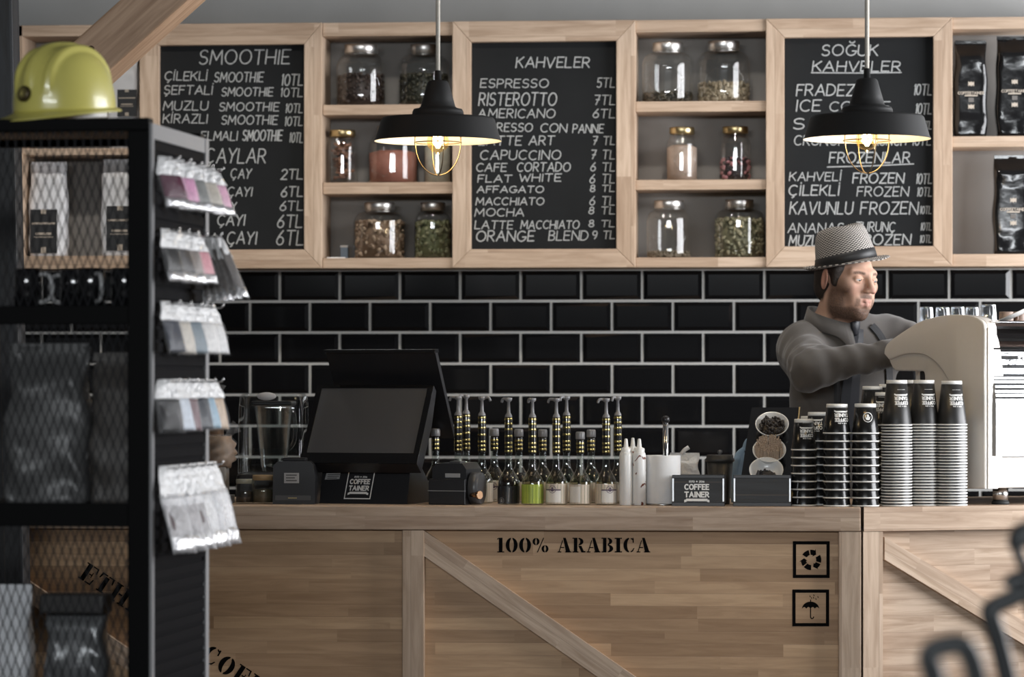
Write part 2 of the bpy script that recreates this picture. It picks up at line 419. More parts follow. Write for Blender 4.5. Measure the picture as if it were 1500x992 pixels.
def sten_polys(text, h, gap=.1):
    x = 0; out = []
    for ch in text:
        w, ps = STEN[ch]
        out += [[((x+p[0])*h, p[1]*h) for p in q] for q in ps]; x += w+gap
    return out, (x-gap)*h
def logo_polys(w=1.0, frame=False, small=True):
    """two-line shop logo, centred, width w: lettering, star line and banner"""
    out = []; b = .052*w
    out += text_polys('COFFEE', -.47*w, .47*w, .06*w, .25*w, b, gap=.3)
    out += text_polys('TAINER', -.47*w, .47*w, -.24*w, -.05*w, b, gap=.3)
    if small:
        out += text_polys('ESTD', -.3*w, -.09*w, .335*w, .40*w, .018*w, tips=False); out += text_polys('2016', .09*w, .3*w, .335*w, .40*w, .018*w, tips=False)
        out.append([(.045*w*(1 if k % 2 == 0 else .5)*math.cos(PI/2+k*PI/5), .37*w+.045*w*(1 if k % 2 == 0 else .5)*math.sin(PI/2+k*PI/5)) for k in range(10)])
    out += [[(-.5*w, -.46*w), (-.4*w, -.43*w), (-.4*w, -.33*w), (-.5*w, -.36*w)], [(.4*w, -.43*w), (.5*w, -.46*w), (.5*w, -.36*w), (.4*w, -.33*w)], *[_r((-.42+.07*q)*w, -.41*w, (-.35+.07*q)*w, -.31*w) for q in range(12)]]
    if frame:
        f = .62*w
        out += ribbon([(-f, -f), (f, -f), (f, f), (-f, f), (-f, -f)], .045*w)
    return out
def emblem_polys(r):
    out = ribbon([(r*math.cos(2*PI*k/20), r*math.sin(2*PI*k/20)) for k in range(21)], .14*r)
    out += [[(.28*r*math.cos(2*PI*k/10), .3*r+.36*r*math.sin(2*PI*k/10)) for k in range(10)]]
    out += [[(-.55*r, .25*r), (-.3*r, -.02*r), (.3*r, -.02*r), (.55*r, .25*r), (.42*r, -.45*r), (.2*r, -.6*r), (-.2*r, -.6*r), (-.42*r, -.45*r)]]
    return out
# ------------------------------------------------------------------ room shell
YW, YF = 11.32, 11.11          # back wall, cabinet fronts
XL, XR, YB, ZC = -4.6, 2.62, -1.7, 3.25
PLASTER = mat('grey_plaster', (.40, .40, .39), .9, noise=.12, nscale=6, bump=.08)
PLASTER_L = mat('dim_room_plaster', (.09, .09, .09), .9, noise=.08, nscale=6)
FLOOR = mat('dark_concrete_floor', (.09, .086, .082), .5, noise=.2, nscale=5)
def structure(name, mb, m, parent=None):
    o = mb.build(name, m, parent)
    if parent is None: o['kind'] = 'structure'
    return o
structure('floor', MB().box((XL, YB, -.1), (XR, YW+.1, 0)), FLOOR)
structure('ceiling', MB().box((XL, YB, ZC), (XR, YW+.1, ZC+.1)), PLASTER_L)
wb = structure('wall_back', MB().box((XL, YW, 0), (XR, YW+.1, ZC)), PLASTER)
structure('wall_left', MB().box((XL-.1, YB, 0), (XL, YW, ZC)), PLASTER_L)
# right wall with the assumed side window opening, front wall with a high slot shaped for the fill light
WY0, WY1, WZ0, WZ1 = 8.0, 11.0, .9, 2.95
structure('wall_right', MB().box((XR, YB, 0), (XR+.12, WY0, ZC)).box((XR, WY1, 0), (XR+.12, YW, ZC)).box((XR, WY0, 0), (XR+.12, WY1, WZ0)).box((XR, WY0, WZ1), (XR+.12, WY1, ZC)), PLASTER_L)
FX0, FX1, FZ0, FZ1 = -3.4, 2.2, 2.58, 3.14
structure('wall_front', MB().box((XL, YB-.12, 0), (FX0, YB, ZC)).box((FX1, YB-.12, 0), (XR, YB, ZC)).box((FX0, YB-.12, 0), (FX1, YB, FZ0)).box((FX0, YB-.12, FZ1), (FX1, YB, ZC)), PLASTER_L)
FRAME_DARK = mat('dark_window_frame', (.02, .02, .022), .5)
def window_frame(name, a0, a1, z0, z1, place, n):
    mb = MB(); w = .05
    def bar(u0, v0, u1, v1): mb.box(place(u0, v0, 0), place(u1, v1, .05))
    bar(a0, z0, a1, z0+w); bar(a0, z1-w, a1, z1)
    for k in range(n+1):
        u = a0+(a1-a0-w)*k/n; bar(u, z0, u+w, z1)
    structure(name, mb, FRAME_DARK)
window_frame('assumed_side_window', WY0, WY1, WZ0, WZ1, lambda u, v, d: (XR+.02+d, u, v), 2)  # assumed, unseen window for the daylight from the right
window_frame('high_fill_window', FX0, FX1, FZ0, FZ1, lambda u, v, d: (u, YB-.02-d, v), 4)  # unseen; set high so the tiles do not mirror its fill light
# ---- bevelled black wall tiles with pale grout
YT = 11.30
zt = lambda py: P(750, py, YT).z
TZ1 = zt(441.2); TPH = (zt(441.2)-zt(670))/5; TPW = .2018
GROUT = mat('pale_grout', (.40, .40, .385), .85, noise=.1, nscale=90)
TILE = mat('black_glazed_tile', (.005, .005, .0055), .07, spec=.4, noise=.02)
mb = MB(); z_top = P(750, 390, YT).z
mb.box((-3.3, YT, TZ1-8*TPH), (1.75, YW, z_top), 0)
g = .0045; bw, bh = .013, .0034
for row in range(-1, 8):
    zt1 = TZ1-row*TPH; zb1 = zt1-TPH; off = PX(763, YT) if row % 2 else PX(719, YT)
    zt1 = min(zt1, z_top+.004)
    for k in range(-9, 12):
        x0 = off+k*TPW; x1 = x0+TPW
        if x1 < -3.25 or x0 > 1.7: continue
        a0, a1, b0, b1 = x0+g, x1-g, zb1+g, zt1-g
        y0, y1, y2 = YT, YT-.002, YT-.002-bh
        rx = random.uniform(-.0006, .0006)
        o_ = [(a0, y1, b0), (a1, y1, b0), (a1, y1, b1), (a0, y1, b1)]; b_ = [(x, y0, z) for x, _, z in o_]
        i_ = [(a0+bw, y2+rx, b0+bw), (a1-bw, y2-rx, b0+bw), (a1-bw, y2-rx, b1-bw), (a0+bw, y2+rx, b1-bw)]
        vs = b_+o_+i_
        fs = [[8, 9, 10, 11]]
        for q in range(4):
            r = (q+1) % 4; fs += [[q, r, r+4, q+4], [q+4, r+4, r+8, q+8]]
        mb.add(vs, fs, 1)
mb.build('tile_backsplash', [GROUT, TILE], wb)
# ---- boards in a frame
def plank(parent, pa, pb, width, y0, depth, m, name, ma=0.0, mb_=0.0, org=Vector((0, 0, 0)), bev=.0025):
    """straight board in the x-z plane; pa -> pb is the edge facing away from its +Z side; ma/mb_ = mitre of the ends on the +Z side"""
    pa = Vector((pa[0], 0, pa[1])); pb = Vector((pb[0], 0, pb[1])); d = pb-pa; L = d.length
    b = bmesh.new()
    q = [(0, 0), (L, 0), (L-mb_, width), (ma, width)]
    v0 = [b.verts.new((x, 0, z)) for x, z in q]; v1 = [b.verts.new((x, depth, z)) for x, z in q]
    b.faces.new(v0); b.faces.new(v1[::-1])
    for i in range(4): b.faces.new([v0[i], v1[i], v1[(i+1) % 4], v0[(i+1) % 4]])
    bmesh.ops.recalc_face_normals(b, faces=b.faces)
    if bev: bmesh.ops.bevel(b, geom=list(b.edges), offset=bev, segments=2, profile=.6, affect='EDGES')
    o = MB().bm(b).build(name, m, parent)
    o.location = Vector((pa.x, y0, pa.z))-org
    o.rotation_euler = (0, -math.atan2(d.z, d.x), 0)
    return o
ZT_, ZB_ = P(750, 31, YF).z, P(750, 392.5, YF).z
BOARD = mat('black_chalkboard', (.011, .012, .0128), .75, spec=.2, noise=.25, nscale=9)
def chalkboard(label, ox0, ox1, ix0, ix1, iy0, iy1, lines, under=()):
    xs = [PX(ox0, YF), PX(ix0, YF), PX(ix1, YF), PX(ox1, YF)]; mid = (ox0+ox1)/2
    z0, z1 = ZB_, ZT_; zi0, zi1 = P(mid, iy1, YF).z, P(mid, iy0, YF).z
    org = Vector(((xs[0]+xs[3])/2, YW, z0))
    T = thing('chalkboard', label, 'chalkboard', org, 0, 'framed menu boards on the wall')
    yf = YF-.01
    for nm, a, b, w, m1, m2 in (('frame_rail', (xs[0], z0), (xs[3], z0), zi0-z0, xs[1]-xs[0], xs[3]-xs[2]),
                                ('frame_rail', (xs[3], z1), (xs[0], z1), z1-zi1, xs[3]-xs[2], xs[1]-xs[0]),
                                ('frame_stile', (xs[3], z0), (xs[3], z1), xs[3]-xs[2], zi0-z0, z1-zi1),
                                ('frame_stile', (xs[0], z1), (xs[0], z0), xs[1]-xs[0], z1-zi1, zi0-z0)):
        # the mesh grows away from the wall side: flip y for boards running backwards
        o = plank(T, a, b, w, yf, YW-yf-.003, PINE_RAIL, nm, m1, m2, org)
    MB().box((xs[1]-.01-org.x, yf+.03-org.y, zi0-.01-org.z), (xs[2]+.01-org.x, yf+.045-org.y, zi1+.01-org.z)).build('board', BOARD, T)
    yb = yf+.0292; w = MB(); rnd = random.Random(5)
    s = MPP(mid, yb)
    fn = lambda x, y: (P(x, 0, yb).x-org.x, yb-org.y-.0004, P(x, -y, yb).z-org.z)
    for text, x0, x1, y0, y1 in lines:
        flat(w, text_polys(text, x0, x1, -y1, -y0, 1.5 if y1-y0 < 14 else 1.8, slant=.12, jit=.025), fn)
    for x0, y0, x1, y1 in under:
        flat(w, ribbon([(x0, -y0), ((x0+x1)/2, -(y0+y1)/2-.6), (x1, -y1)], 1.6), fn)
    w.build('chalk_writing', CHALK, T, fix=False)
    return T
def L1(t, a, b, c, d): k = 2.754; return (t, 220+a/k, 220+b/k, 40+c/k, 40+d/k)
chalkboard('framed black menu board headed SMOOTHIE, partly hidden by the packet rack', 205, 472, 233, 446, 66, 366, [
 L1('SMOOTHIE', 197, 560, 92, 148), L1('ÇİLEKLİ', 58, 228, 180, 214), L1('SMOOTHIE', 258, 454, 182, 220), L1('10TL', 530, 614, 190, 234),
 L1('ŞEFTALİ', 55, 250, 236, 270), L1('SMOOTHIE', 287, 494, 244, 277), L1('10TL', 527, 614, 246, 279), L1('MUZLU', 52, 230, 299, 334), L1('SMOOTHIE', 278, 518, 304, 337),
 L1('10TL', 547, 614, 309, 344), L1('KİRAZLI', 52, 230, 351, 386), L1('SMOOTHIE', 287, 512, 356, 391), L1('10TL', 543, 614, 361, 396), L1('ELMALI', 205, 350, 421, 456),
 L1('SMOOTHIE', 372, 530, 416, 457), L1('10TL', 563, 614, 426, 464), L1('ÇAYLAR', 222, 464, 490, 547), L1('DE', 240, 286, 573, 611), L1('ÇAY', 325, 405, 572, 609), L1('2TL', 527, 614, 573, 613),
 L1('ÇAYI', 312, 410, 646, 681), L1('6TL', 527, 614, 644, 683), L1('ÇAY', 270, 346, 706, 739), L1('6TL', 522, 614, 702, 739), L1('ÇAYI', 270, 381, 758, 799), L1('6TL', 513, 612, 758, 808),
 L1('A', 240, 272, 832, 877), L1('ÇAYI', 310, 428, 826, 874), L1('6TL', 509, 616, 821, 878)])
def L2(t, a, b, c, d): k = 3.2; return (t, 680+a/k, 680+b/k, 60+c/k, 60+d/k)
chalkboard('framed black menu board headed KAHVELER behind the first pendant lamp', 663, 931, 690, 903, 61, 365, [
 L2('KAHVELER', 243, 586, 77, 124), L2('ESPRESSO', 75, 392, 179, 218), L2('5TL', 622, 704, 174, 218), L2('RISTEROTTO', 68, 428, 244, 302), L2('7TL', 610, 704, 254, 298),
 L2('AMERICANO', 65, 424, 320, 360), L2('6TL', 602, 704, 320, 360), L2('ESPRESSO', 56, 318, 386, 424), L2('CON', 357, 480, 389, 428), L2('PANNE', 508, 650, 392, 431),
 L2('LATTE', 68, 266, 446, 488), L2('ART', 303, 420, 446, 488), L2('7 TL', 602, 704, 448, 486), L2('CAPUCCINO', 75, 450, 514, 556), L2('7 TL', 594, 704, 513, 553),
 L2('CAFE', 57, 197, 574, 611), L2('CORTADO', 247, 494, 571, 611), L2('6 TL', 592, 704, 571, 610), L2('FLAT', 63, 220, 629, 662), L2('WHITE', 257, 452, 624, 658), L2('6 TL', 588, 704, 626, 666),
 L2('AFFAGATO', 60, 370, 681, 711), L2('8 TL', 590, 704, 676, 706), L2('MACCHIATO', 55, 372, 736, 769), L2('6 TL', 588, 704, 729, 769), L2('MOCHA', 50, 278, 786, 821), L2('8 TL', 583, 704, 779, 811),
 L2('LATTE', 50, 226, 844, 881), L2('MACCHIATO', 265, 537, 843, 880), L2('8 TL', 583, 704, 841, 871), L2('ORANGE', 55, 325, 891, 938), L2('BLEND', 395, 578, 891, 934), L2('9 TL', 600, 704, 891, 928)])
def L3(t, a, b, c, d): k = 3.054; return (t, 1140+a/k, 1140+b/k, 45+c/k, 45+d/k)
def U3(a, b, c, d): k = 3.054; return (1140+a/k, 45+b/k, 1140+c/k, 45+d/k)
chalkboard('framed black menu board headed SOĞUK KAHVELER behind the second pendant lamp', 1122, 1395, 1149, 1367, 54.5, 361, [
 L3('SOĞUK', 195, 442, 64, 111), L3('KAHVELER', 152, 544, 137, 181), L3('FRADEZ', 80, 338, 241, 290), L3('10TL', 607, 684, 241, 287), L3('ICE', 78, 187, 311, 360),
 L3('COFFEE', 230, 496, 318, 359), L3('10TL', 614, 684, 327, 373), L3('S', 66, 116, 394, 441), L3('10TL', 632, 684, 406, 440), L3('CRUNCH', 70, 300, 470, 512), L3('FRUNCH', 400, 570, 470, 512), L3('10TL', 600, 680, 470, 512),
 L3('FROZENLAR', 228, 586, 545, 591), L3('KAHVELİ', 50, 278, 634, 671), L3('FROZEN', 332, 560, 637, 681), L3('10TL', 617, 684, 641, 684), L3('ÇİLEKLİ', 46, 270, 692, 736), L3('FROZEN', 352, 580, 699, 740), L3('10TL', 622, 684, 702, 740),
 L3('KAVUNLU', 50, 331, 767, 820), L3('FROZEN', 368, 622, 767, 820), L3('10TL', 634, 684, 786, 819), L3('ANANAS', 43, 291, 862, 903), L3('TURUNÇ', 345, 521, 857, 898), L3('10TL', 637, 684, 861, 893), L3('MUZLU', 48, 205, 917, 963), L3('FROZEN', 345, 590, 912, 957), L3('10TL', 634, 684, 916, 948)],
 [U3(148, 188, 550, 187), U3(220, 610, 606, 596)])
# ---- open niches between the boards
NICHE = mat('grey_niche_back', (.25, .235, .22), .75, noise=.1, nscale=12)
def niche(label, ox0, ox1, iy0, shelves, iy1, left=True, right=True, edge=0):
    mid = (ox0+ox1)/2; x0, x1 = PX(ox0, YF), PX(ox1, YF); org = Vector(((x0+x1)/2, YW, ZB_))
    T = thing('wall_shelf', label, 'shelf', org, 0, 'open wooden wall shelves between the menu boards')
    yf = YF; zz = lambda py: P(mid, py, YF).z
    MB().box((x0-org.x, -.012, 0), (x1-org.x, -.002, ZT_-ZB_)).build('back_panel', NICHE, T)
    plank(T, (x0, zz(iy0)), (x1, zz(iy0)), ZT_-zz(iy0), yf, YW-yf-.003, PINE_RAIL, 'top_rail', org=org)
    plank(T, (x0, ZB_), (x1, ZB_), zz(iy1)-ZB_, yf, YW-yf-.003, PINE_RAIL, 'bottom_rail', org=org)
    out = []
    for a, b in shelves:
        plank(T, (x0, zz(b)), (x1, zz(b)), zz(a)-zz(b), yf+.003, YW-yf-.018, PINE_RAIL, 'shelf', org=org); out.append(zz(a))
    if edge:
        plank(T, (x0+edge*0, ZB_), (x0, ZT_), .026, yf, YW-yf-.003, PINE_RAIL, 'side_board', org=Vector((org.x-.026, org.y, org.z)))
    return T, out+[zz(iy1)]
NA, NA_Z = niche('open wooden shelf behind the first pendant lamp, with six glass jars', 472.5, 663, 52.5, [(153, 168), (267, 284)], 378)
NB_, NB_Z = niche('open wooden shelf with six jars between the KAHVELER and SOĞUK KAHVELER boards', 931, 1122, 46.5, [(148, 163.5), (263, 278)], 377)
NC, NC_Z = niche('open wooden shelf of glossy black coffee bags above the espresso machine', 1395, 1590, 42, [(199, 215)], 372)
ND, ND_Z = niche('open wooden shelf of white coffee bags behind the yellow helmet', 22, 205, 53, [(217, 227)], 375, edge=1)
# ---- counter: two wooden crates meeting at a corner
YC = 9.25
ZTOP = P(1000, 743, YC).z
x_corner = PX(1263, YC)
def crate_text(mb, polys, px, py, ang, Y, s, fnP):
    c, n = math.cos(ang), math.sin(ang)
    flat(mb, polys, lambda x, y: fnP(px+x*c+y*n, py+x*n-y*c))
orgA = Vector((PX(700, YC), YC+.35, 0))
CA_ = thing('counter', 'long brown wooden crate counter stencilled 100% ARABICA', 'counter', orgA)
xa0 = -2.75
zr = P(900, 777.5, YC).z
o = MB().box((xa0, YC, zr), (x_corner-.004, YC+.72, ZTOP), 0, .003).build('worktop', PINE, CA_); o.location = -orgA
def panel(parent, x0, x1, org, yp, name='front_panel', m=PINE_DARK, M=None):
    o = MB().box((x0, yp, .04), (x1, yp+.025, zr)).build(name, m, parent); o.location = -org; return o
yp = YC+.03
panel(CA_, xa0, PX(1240, YC), orgA, yp)
o = MB().box((xa0, YC+.6, .02), (x_corner-.01, YC+.64, zr-.003)).build('back_panel', PINE_DARK, CA_); o.location = -orgA
px_w = lambda a, b: PX(b, YC)-PX(a, YC)
plank(CA_, (PX(621, YC), .01), (PX(621, YC), zr-.001), px_w(589, 621), YC+.002, .05, PINE_RAIL, 'post', org=orgA)
plank(CA_, (PX(1263, YC)-.003, .01), (PX(1263, YC)-.003, zr-.001), px_w(1230, 1263), YC+.002, .05, PINE_RAIL, 'post', org=orgA)
def brace(parent, a, b, perp, org, Y, name='diagonal_brace'):
    A = P(a[0], a[1], Y); B = P(b[0], b[1], Y)
    plank(parent, (A.x, A.z), (B.x, B.z), perp, Y, .024, PINE, name, org=org)
def brace_poly(parent, pts, ang, y0, d, m=PINE, name='diagonal_brace'):
    # pts: (x, z) outline in the parent's frame; the mesh itself lies along its own X so that the grain follows the board
    c, n = math.cos(ang), math.sin(ang); o_ = pts[0]
    q = [((x-o_[0])*c+(z-o_[1])*n, -(x-o_[0])*n+(z-o_[1])*c) for x, z in pts]
    o = MB().prism(q, 0, d).build(name, m, parent); o.location = (o_[0], y0, o_[1]); o.rotation_euler = (0, -ang, 0); return o
def wA(px, py): p = P(px, py, YC+.006); return (p.x-orgA.x, p.z)
brace_poly(CA_, [wA(621.5, 778), wA(1229.5, 1199), wA(1229.5, 1238), wA(621.5, 815)], -math.atan(.695), YC+.006-orgA.y, .024)
brace_poly(CA_, [wA(-66, 778), wA(588.5, 1223), wA(588.5, 1258), wA(-110, 778)], -math.atan(.68), YC+.006-orgA.y, .024)
yl = yp-.0008
fA = lambda px, py: (P(px, py, yl).x-orgA.x, yl-orgA.y, P(px, py, yl).z)
w = MB(); ps, tw = sten_polys('100% ARABICA', 21.5, gap=.1)
k = 224/tw
crate_text(w, [[(x*k, y) for x, y in q] for q in ps], 728, 809.5, 0, yl, 1, fA)
w.build('stencilled_name', PRINT_BLACK, CA_, fix=False)
w = MB(); ps, tw = sten_polys('ETHIOPIA COFFEE', 27, gap=.12); k = (179/math.cos(math.radians(33.7)))/ (sten_polys('ETHIOPIA ', 27, gap=.12)[1]+27*.12)
crate_text(w, [[(x*k, y) for x, y in q] for q in ps], 114, 846, math.radians(33.7), yl, 1, fA)
w.build('stencilled_origin', PRINT_BLACK, CA_, fix=False)
def sym_frame(cx, cy):
    h = 24.6; return ribbon([(cx-h, cy-h), (cx+h, cy-h), (cx+h, cy+h), (cx-h, cy+h), (cx-h, cy-h)], 4.8, tips=False)+[[(cx+sx*h-2.4, cy+sy*h-2.4), (cx+sx*h+2.4, cy+sy*h-2.4), (cx+sx*h+2.4, cy+sy*h+2.4), (cx+sx*h-2.4, cy+sy*h+2.4)] for sx in (-1, 1) for sy in (-1, 1)]
w = MB(); ps = sym_frame(1188.4, 820)
def pol(c, r, a): return (c[0]+r*math.cos(math.radians(a)), c[1]-r*math.sin(math.radians(a)))
for q in range(3):
    a0 = 150-120*q; c = (1188.2, 820.5)
    def arcband(a, b, r0, r1): return [[pol(c, r1, a+(b-a)*i/4), pol(c, r1, a+(b-a)*(i+1)/4), pol(c, r0, a+(b-a)*(i+1)/4), pol(c, r0, a+(b-a)*i/4)] for i in range(4)]
    ps += arcband(a0, a0-46, 7.4, 15)
    ps += arcband(a0-54, a0-82, 7.4, 15)
    ps += [[pol(c, 17.6, a0-82), pol(c, 10.6, a0-104), pol(c, 5.4, a0-78)]]
flat(w, ps, fA); w.build('recycling_symbol', PRINT_BLACK, CA_, fix=False)
w = MB(); ps = sym_frame(1187.6, 890.8); c = (1187.4, 892)
dome = [(c[0]-12.5*math.cos(math.radians(180*i/12)), c[1]-10.5*math.sin(math.radians(180*i/12))) for i in range(13)]
sc = []
for i in range(4, 0, -1):
    xr = c[0]-12.5+25*i/4; xl = xr-25/4
    sc += [(xr-1.2, c[1]-1.6), ((xl+xr)/2, c[1]-2.6), (xl+1.2, c[1]-1.6), (xl, c[1])]
ps += [dome+sc[:-1]]
ps += ribbon([(c[0], c[1]-11), (c[0], c[1]-13)], 1.4)+ribbon([(c[0], c[1]-4), (c[0], c[1]+12)]+[(c[0]+2.2-2.2*math.cos(math.radians(a)), c[1]+12+2.4*math.sin(math.radians(a))) for a in range(0, 200, 30)], 1.5)
for dx, dy in ((-1, -19), (4, -17), (7.5, -15), (10.5, -18), (4.5, -20.5), (1, -16.5)): ps += ribbon([(c[0]+dx, c[1]+dy), (c[0]+dx+.6, c[1]+dy+1.6)], 1.1)
flat(w, ps, fA); w.build('keep_dry_symbol', PRINT_BLACK, CA_, fix=False)
# right crate, turned a little towards the assumed side window
ANG = math.radians(24); x_end = 1.9
orgB = Vector((x_corner, YC, 0))
CB = thing('counter', 'pale wooden crate counter carrying the espresso machine', 'counter', orgB, ANG)
Lb = (x_end-x_corner)/math.cos(ANG)
tg = math.tan(ANG)
MB().prism([(.005, 0), (Lb, 0), (Lb, .70), (.005+.70*tg, .70)], zr, ZTOP, plane='XY').build('worktop', PINE, CB)
MB().box((.02, .03, .04), (Lb, .055, zr)).build('front_panel', PINE, CB)
MB().box((.61*tg+.01, .56, .02), (Lb, .60, zr-.003)).build('back_panel', PINE, CB)
wp = px_w(1263, 1295)
b_ = MB(); q_ = [(.004, .002), (.004+wp, .002), (.004+wp, .05), (.004+.05*tg, .05)]
b_.prism([(y, -x) for x, y in q_], .01, zr-.001, plane='YZ')
o = b_.build('post', PINE_RAIL, CB); o.rotation_euler = (0, -PI/2, 0)
def onB(px, py, dy):       # pixel -> crate-local (x, z) on its plane y = dy
    r = P(px, py, 1.0)-Vector((0, 0, EYE)); n = Vector((-math.sin(ANG), math.cos(ANG), 0))
    o_ = Vector((0, 0, EYE)); t = (n.dot(orgB)+dy-n.dot(o_))/n.dot(r); p = o_+r*t-orgB
    return (p.x*math.cos(ANG)+p.y*math.sin(ANG), p.z)
brace_poly(CB, [onB(1296, 787, .006), onB(1900, 1151, .006), onB(1900, 1188, .006), onB(1296, 820, .006)], -math.atan(.61*math.cos(ANG)), .006, .024)
def ctop(px, Y): return P(px, 743, Y).x          # x on the counter for a column
# ---- leaning dark post and pine brace at the left
DARKWOOD = wood('charred_dark_wood', (.032, .034, .038), (.018, .019, .022), pl=3, pw=.07, grain=.5)
pa, pb = P(17, 0, 8.9), P(33, 800, 8.9)
T = thing('timber_post', 'dark grey rough timber post at the left edge of the frame', 'post', (pb.x, 8.9, 0))
ang = math.atan2(pa.x-pb.x, pa.z-pb.z)
x_base = pb.x-(pb.z)*math.tan(ang)
mbp = MB().box((-.02, 0, 0), (3.3, .09, .2), 0, .006)
o = mbp.build('post_shaft', DARKWOOD, T); o.location = (x_base-pb.x-.0, 0, 0); o.rotation_euler = (0, -PI/2+ang, 0)
MB().box((x_base-pb.x-.22, -.02, 0), (x_base-pb.x+.02, .22, .025), 0, .003).build('base_plate', BLACK_METAL, T)
a1 = P(107, 152, 8.7); b1 = P(815, -485, 8.7)
T = thing('timber_brace', 'thick pine roof brace rising diagonally behind the yellow helmet', 'beam', a1)
plank(T, (a1.x, a1.z), (b1.x, b1.z), MPP(150, 8.7)*68, 8.7, .16, PINE_BEAM, 'brace_beam', org=a1, bev=.006)
k1 = P(133, 72, 8.698)
MB().lathe([(0, -.004), (.007, -.003), (.0095, .001), (.0095, .012)], 14, axis='Y').build('bolt', mat('dark_bolt', (.05, .02, .02), .5), T).location = k1-a1
# ------------------------------------------------------------------ display rack in the left foreground
YR = 7.2
N_ = P(218, 600, YR)
def _far(a): 
    q = Vector((N_.x+.5*math.sin(a), N_.y+.5*math.cos(a)));  r = q.x*CA+q.y*SA; d = -q.x*SA+q.y*CA
    return CX+FPX*r/d
lo, hi = -.3, .6
for _ in range(40):
    m_ = (lo+hi)/2
    if _far(m_) < 300: lo = m_
    else: hi = m_
RZ = -lo
rz_ = lambda py: P(218, py, YR).z
RK = thing('display_rack', 'black metal display rack with mesh front and slatted packet side', 'display rack', (N_.x, N_.y, 0), RZ)
RMAT = Matrix.Translation((N_.x, N_.y, 0)) @ Matrix.Rotation(RZ, 4, 'Z')
RD, RWD, ZR = .5, .80, rz_(172)
SATIN_BLACK = mat('satin_black_steel', (.004, .004, .0042), .55, spec=.05)
pw_ = .047
for nm, x0, x1, y0, y1 in (('post', -pw_, 0, 0, .04), ('post', -RWD, -RWD+pw_, 0, .04), ('post', -RWD, -RWD+.03, RD-.03, RD), ('post', -.03, 0, RD-.03, RD)):
    MB().box((x0, y0, 0), (x1, y1, ZR-.027), 0, .003).build(nm, SATIN_BLACK, RK)
MB().box((-RWD, 0, ZR-.027), (0, .04, ZR), 0, .003).box((-RWD, RD-.04, ZR-.027), (0, RD, ZR), 0, .003).box((-RWD, .04, ZR-.027), (-RWD+.04, RD-.04, ZR), 0, .003).build('top_frame', SATIN_BLACK, RK)
RACKWOOD = wood('dark_rack_board', (.5, .35, .23), (.42, .29, .19), pl=.9, pw=.1)
MB().box((-RWD+.04, .04, ZR-.012), (-.035, RD-.04, ZR-.002)).build('top_board', RACKWOOD, RK)
SH = [(rz_(450), .036), (rz_(741), .046), (rz_(1062), .04)]
for zt_, hh in SH:
    MB().box((-RWD+pw_, .001, zt_-hh), (-pw_, .028, zt_+.004), 0, .002).build('shelf_rail', SATIN_BLACK, RK)
    MB().box((-RWD+.004, .03, zt_-.016), (-.034, RD-.004, zt_-.004)).build('shelf', SATIN_BLACK, RK)
# expanded mesh infill, one sheet per bay
MESH = mat('black_expanded_mesh', (.02, .02, .022), .5)
def mesh_sheet(z0, z1, x0, x1, dw=.0188, dh=.0505):
    mb = MB(); nx = int((x1-x0)/dw); nz = int((z1-z0)/(dh/2))
    for i in range(nx+1):
        xc = x1-i*dw; pts = []
        for k in range(nz+1):
            s_ = (1 if k % 2 == 0 else -1)*dw*.47
            pts.append((xc+s_*(1 if i % 2 == 0 else -1), .006, z1-(z1-z0)*k/nz))
        mb.tube(pts, .0013, 4, smooth=False)
    return mb
for z0, z1 in ((SH[0][0]+.004, ZR-.027), (SH[1][0]+.004, SH[0][0]-.036), (SH[2][0]+.004, SH[1][0]-.046)):
    mesh_sheet(z0, z1, -RWD+pw_, -pw_, dw=.0094).build('mesh_panel', MESH, RK)
# right side: grey frame and black slats
SLAT = mat('black_slat_panel', (.007, .007, .008), .8, spec=.04)
zs_top = rz_(203)
MB().box((.001, .0, .03), (.008, .016, ZR-.012), 0, .001).box((.001, RD-.03, .03), (.010, RD, ZR-.012), 0, .001).box((.001, .016, zs_top), (.008, RD-.03, ZR-.012), 0, .001).build('side_trim', GREY_TRIM, RK)
mb = MB().box((.0, .016, .05), (.002, RD-.03, zs_top))
zz_ = zs_top-.003
while zz_ > .1:
    mb.box((.002, .016, zz_-.021), (.007, RD-.03, zz_), 0, .0015); zz_ -= .0288
mb.build('slat_panel', SLAT, RK)
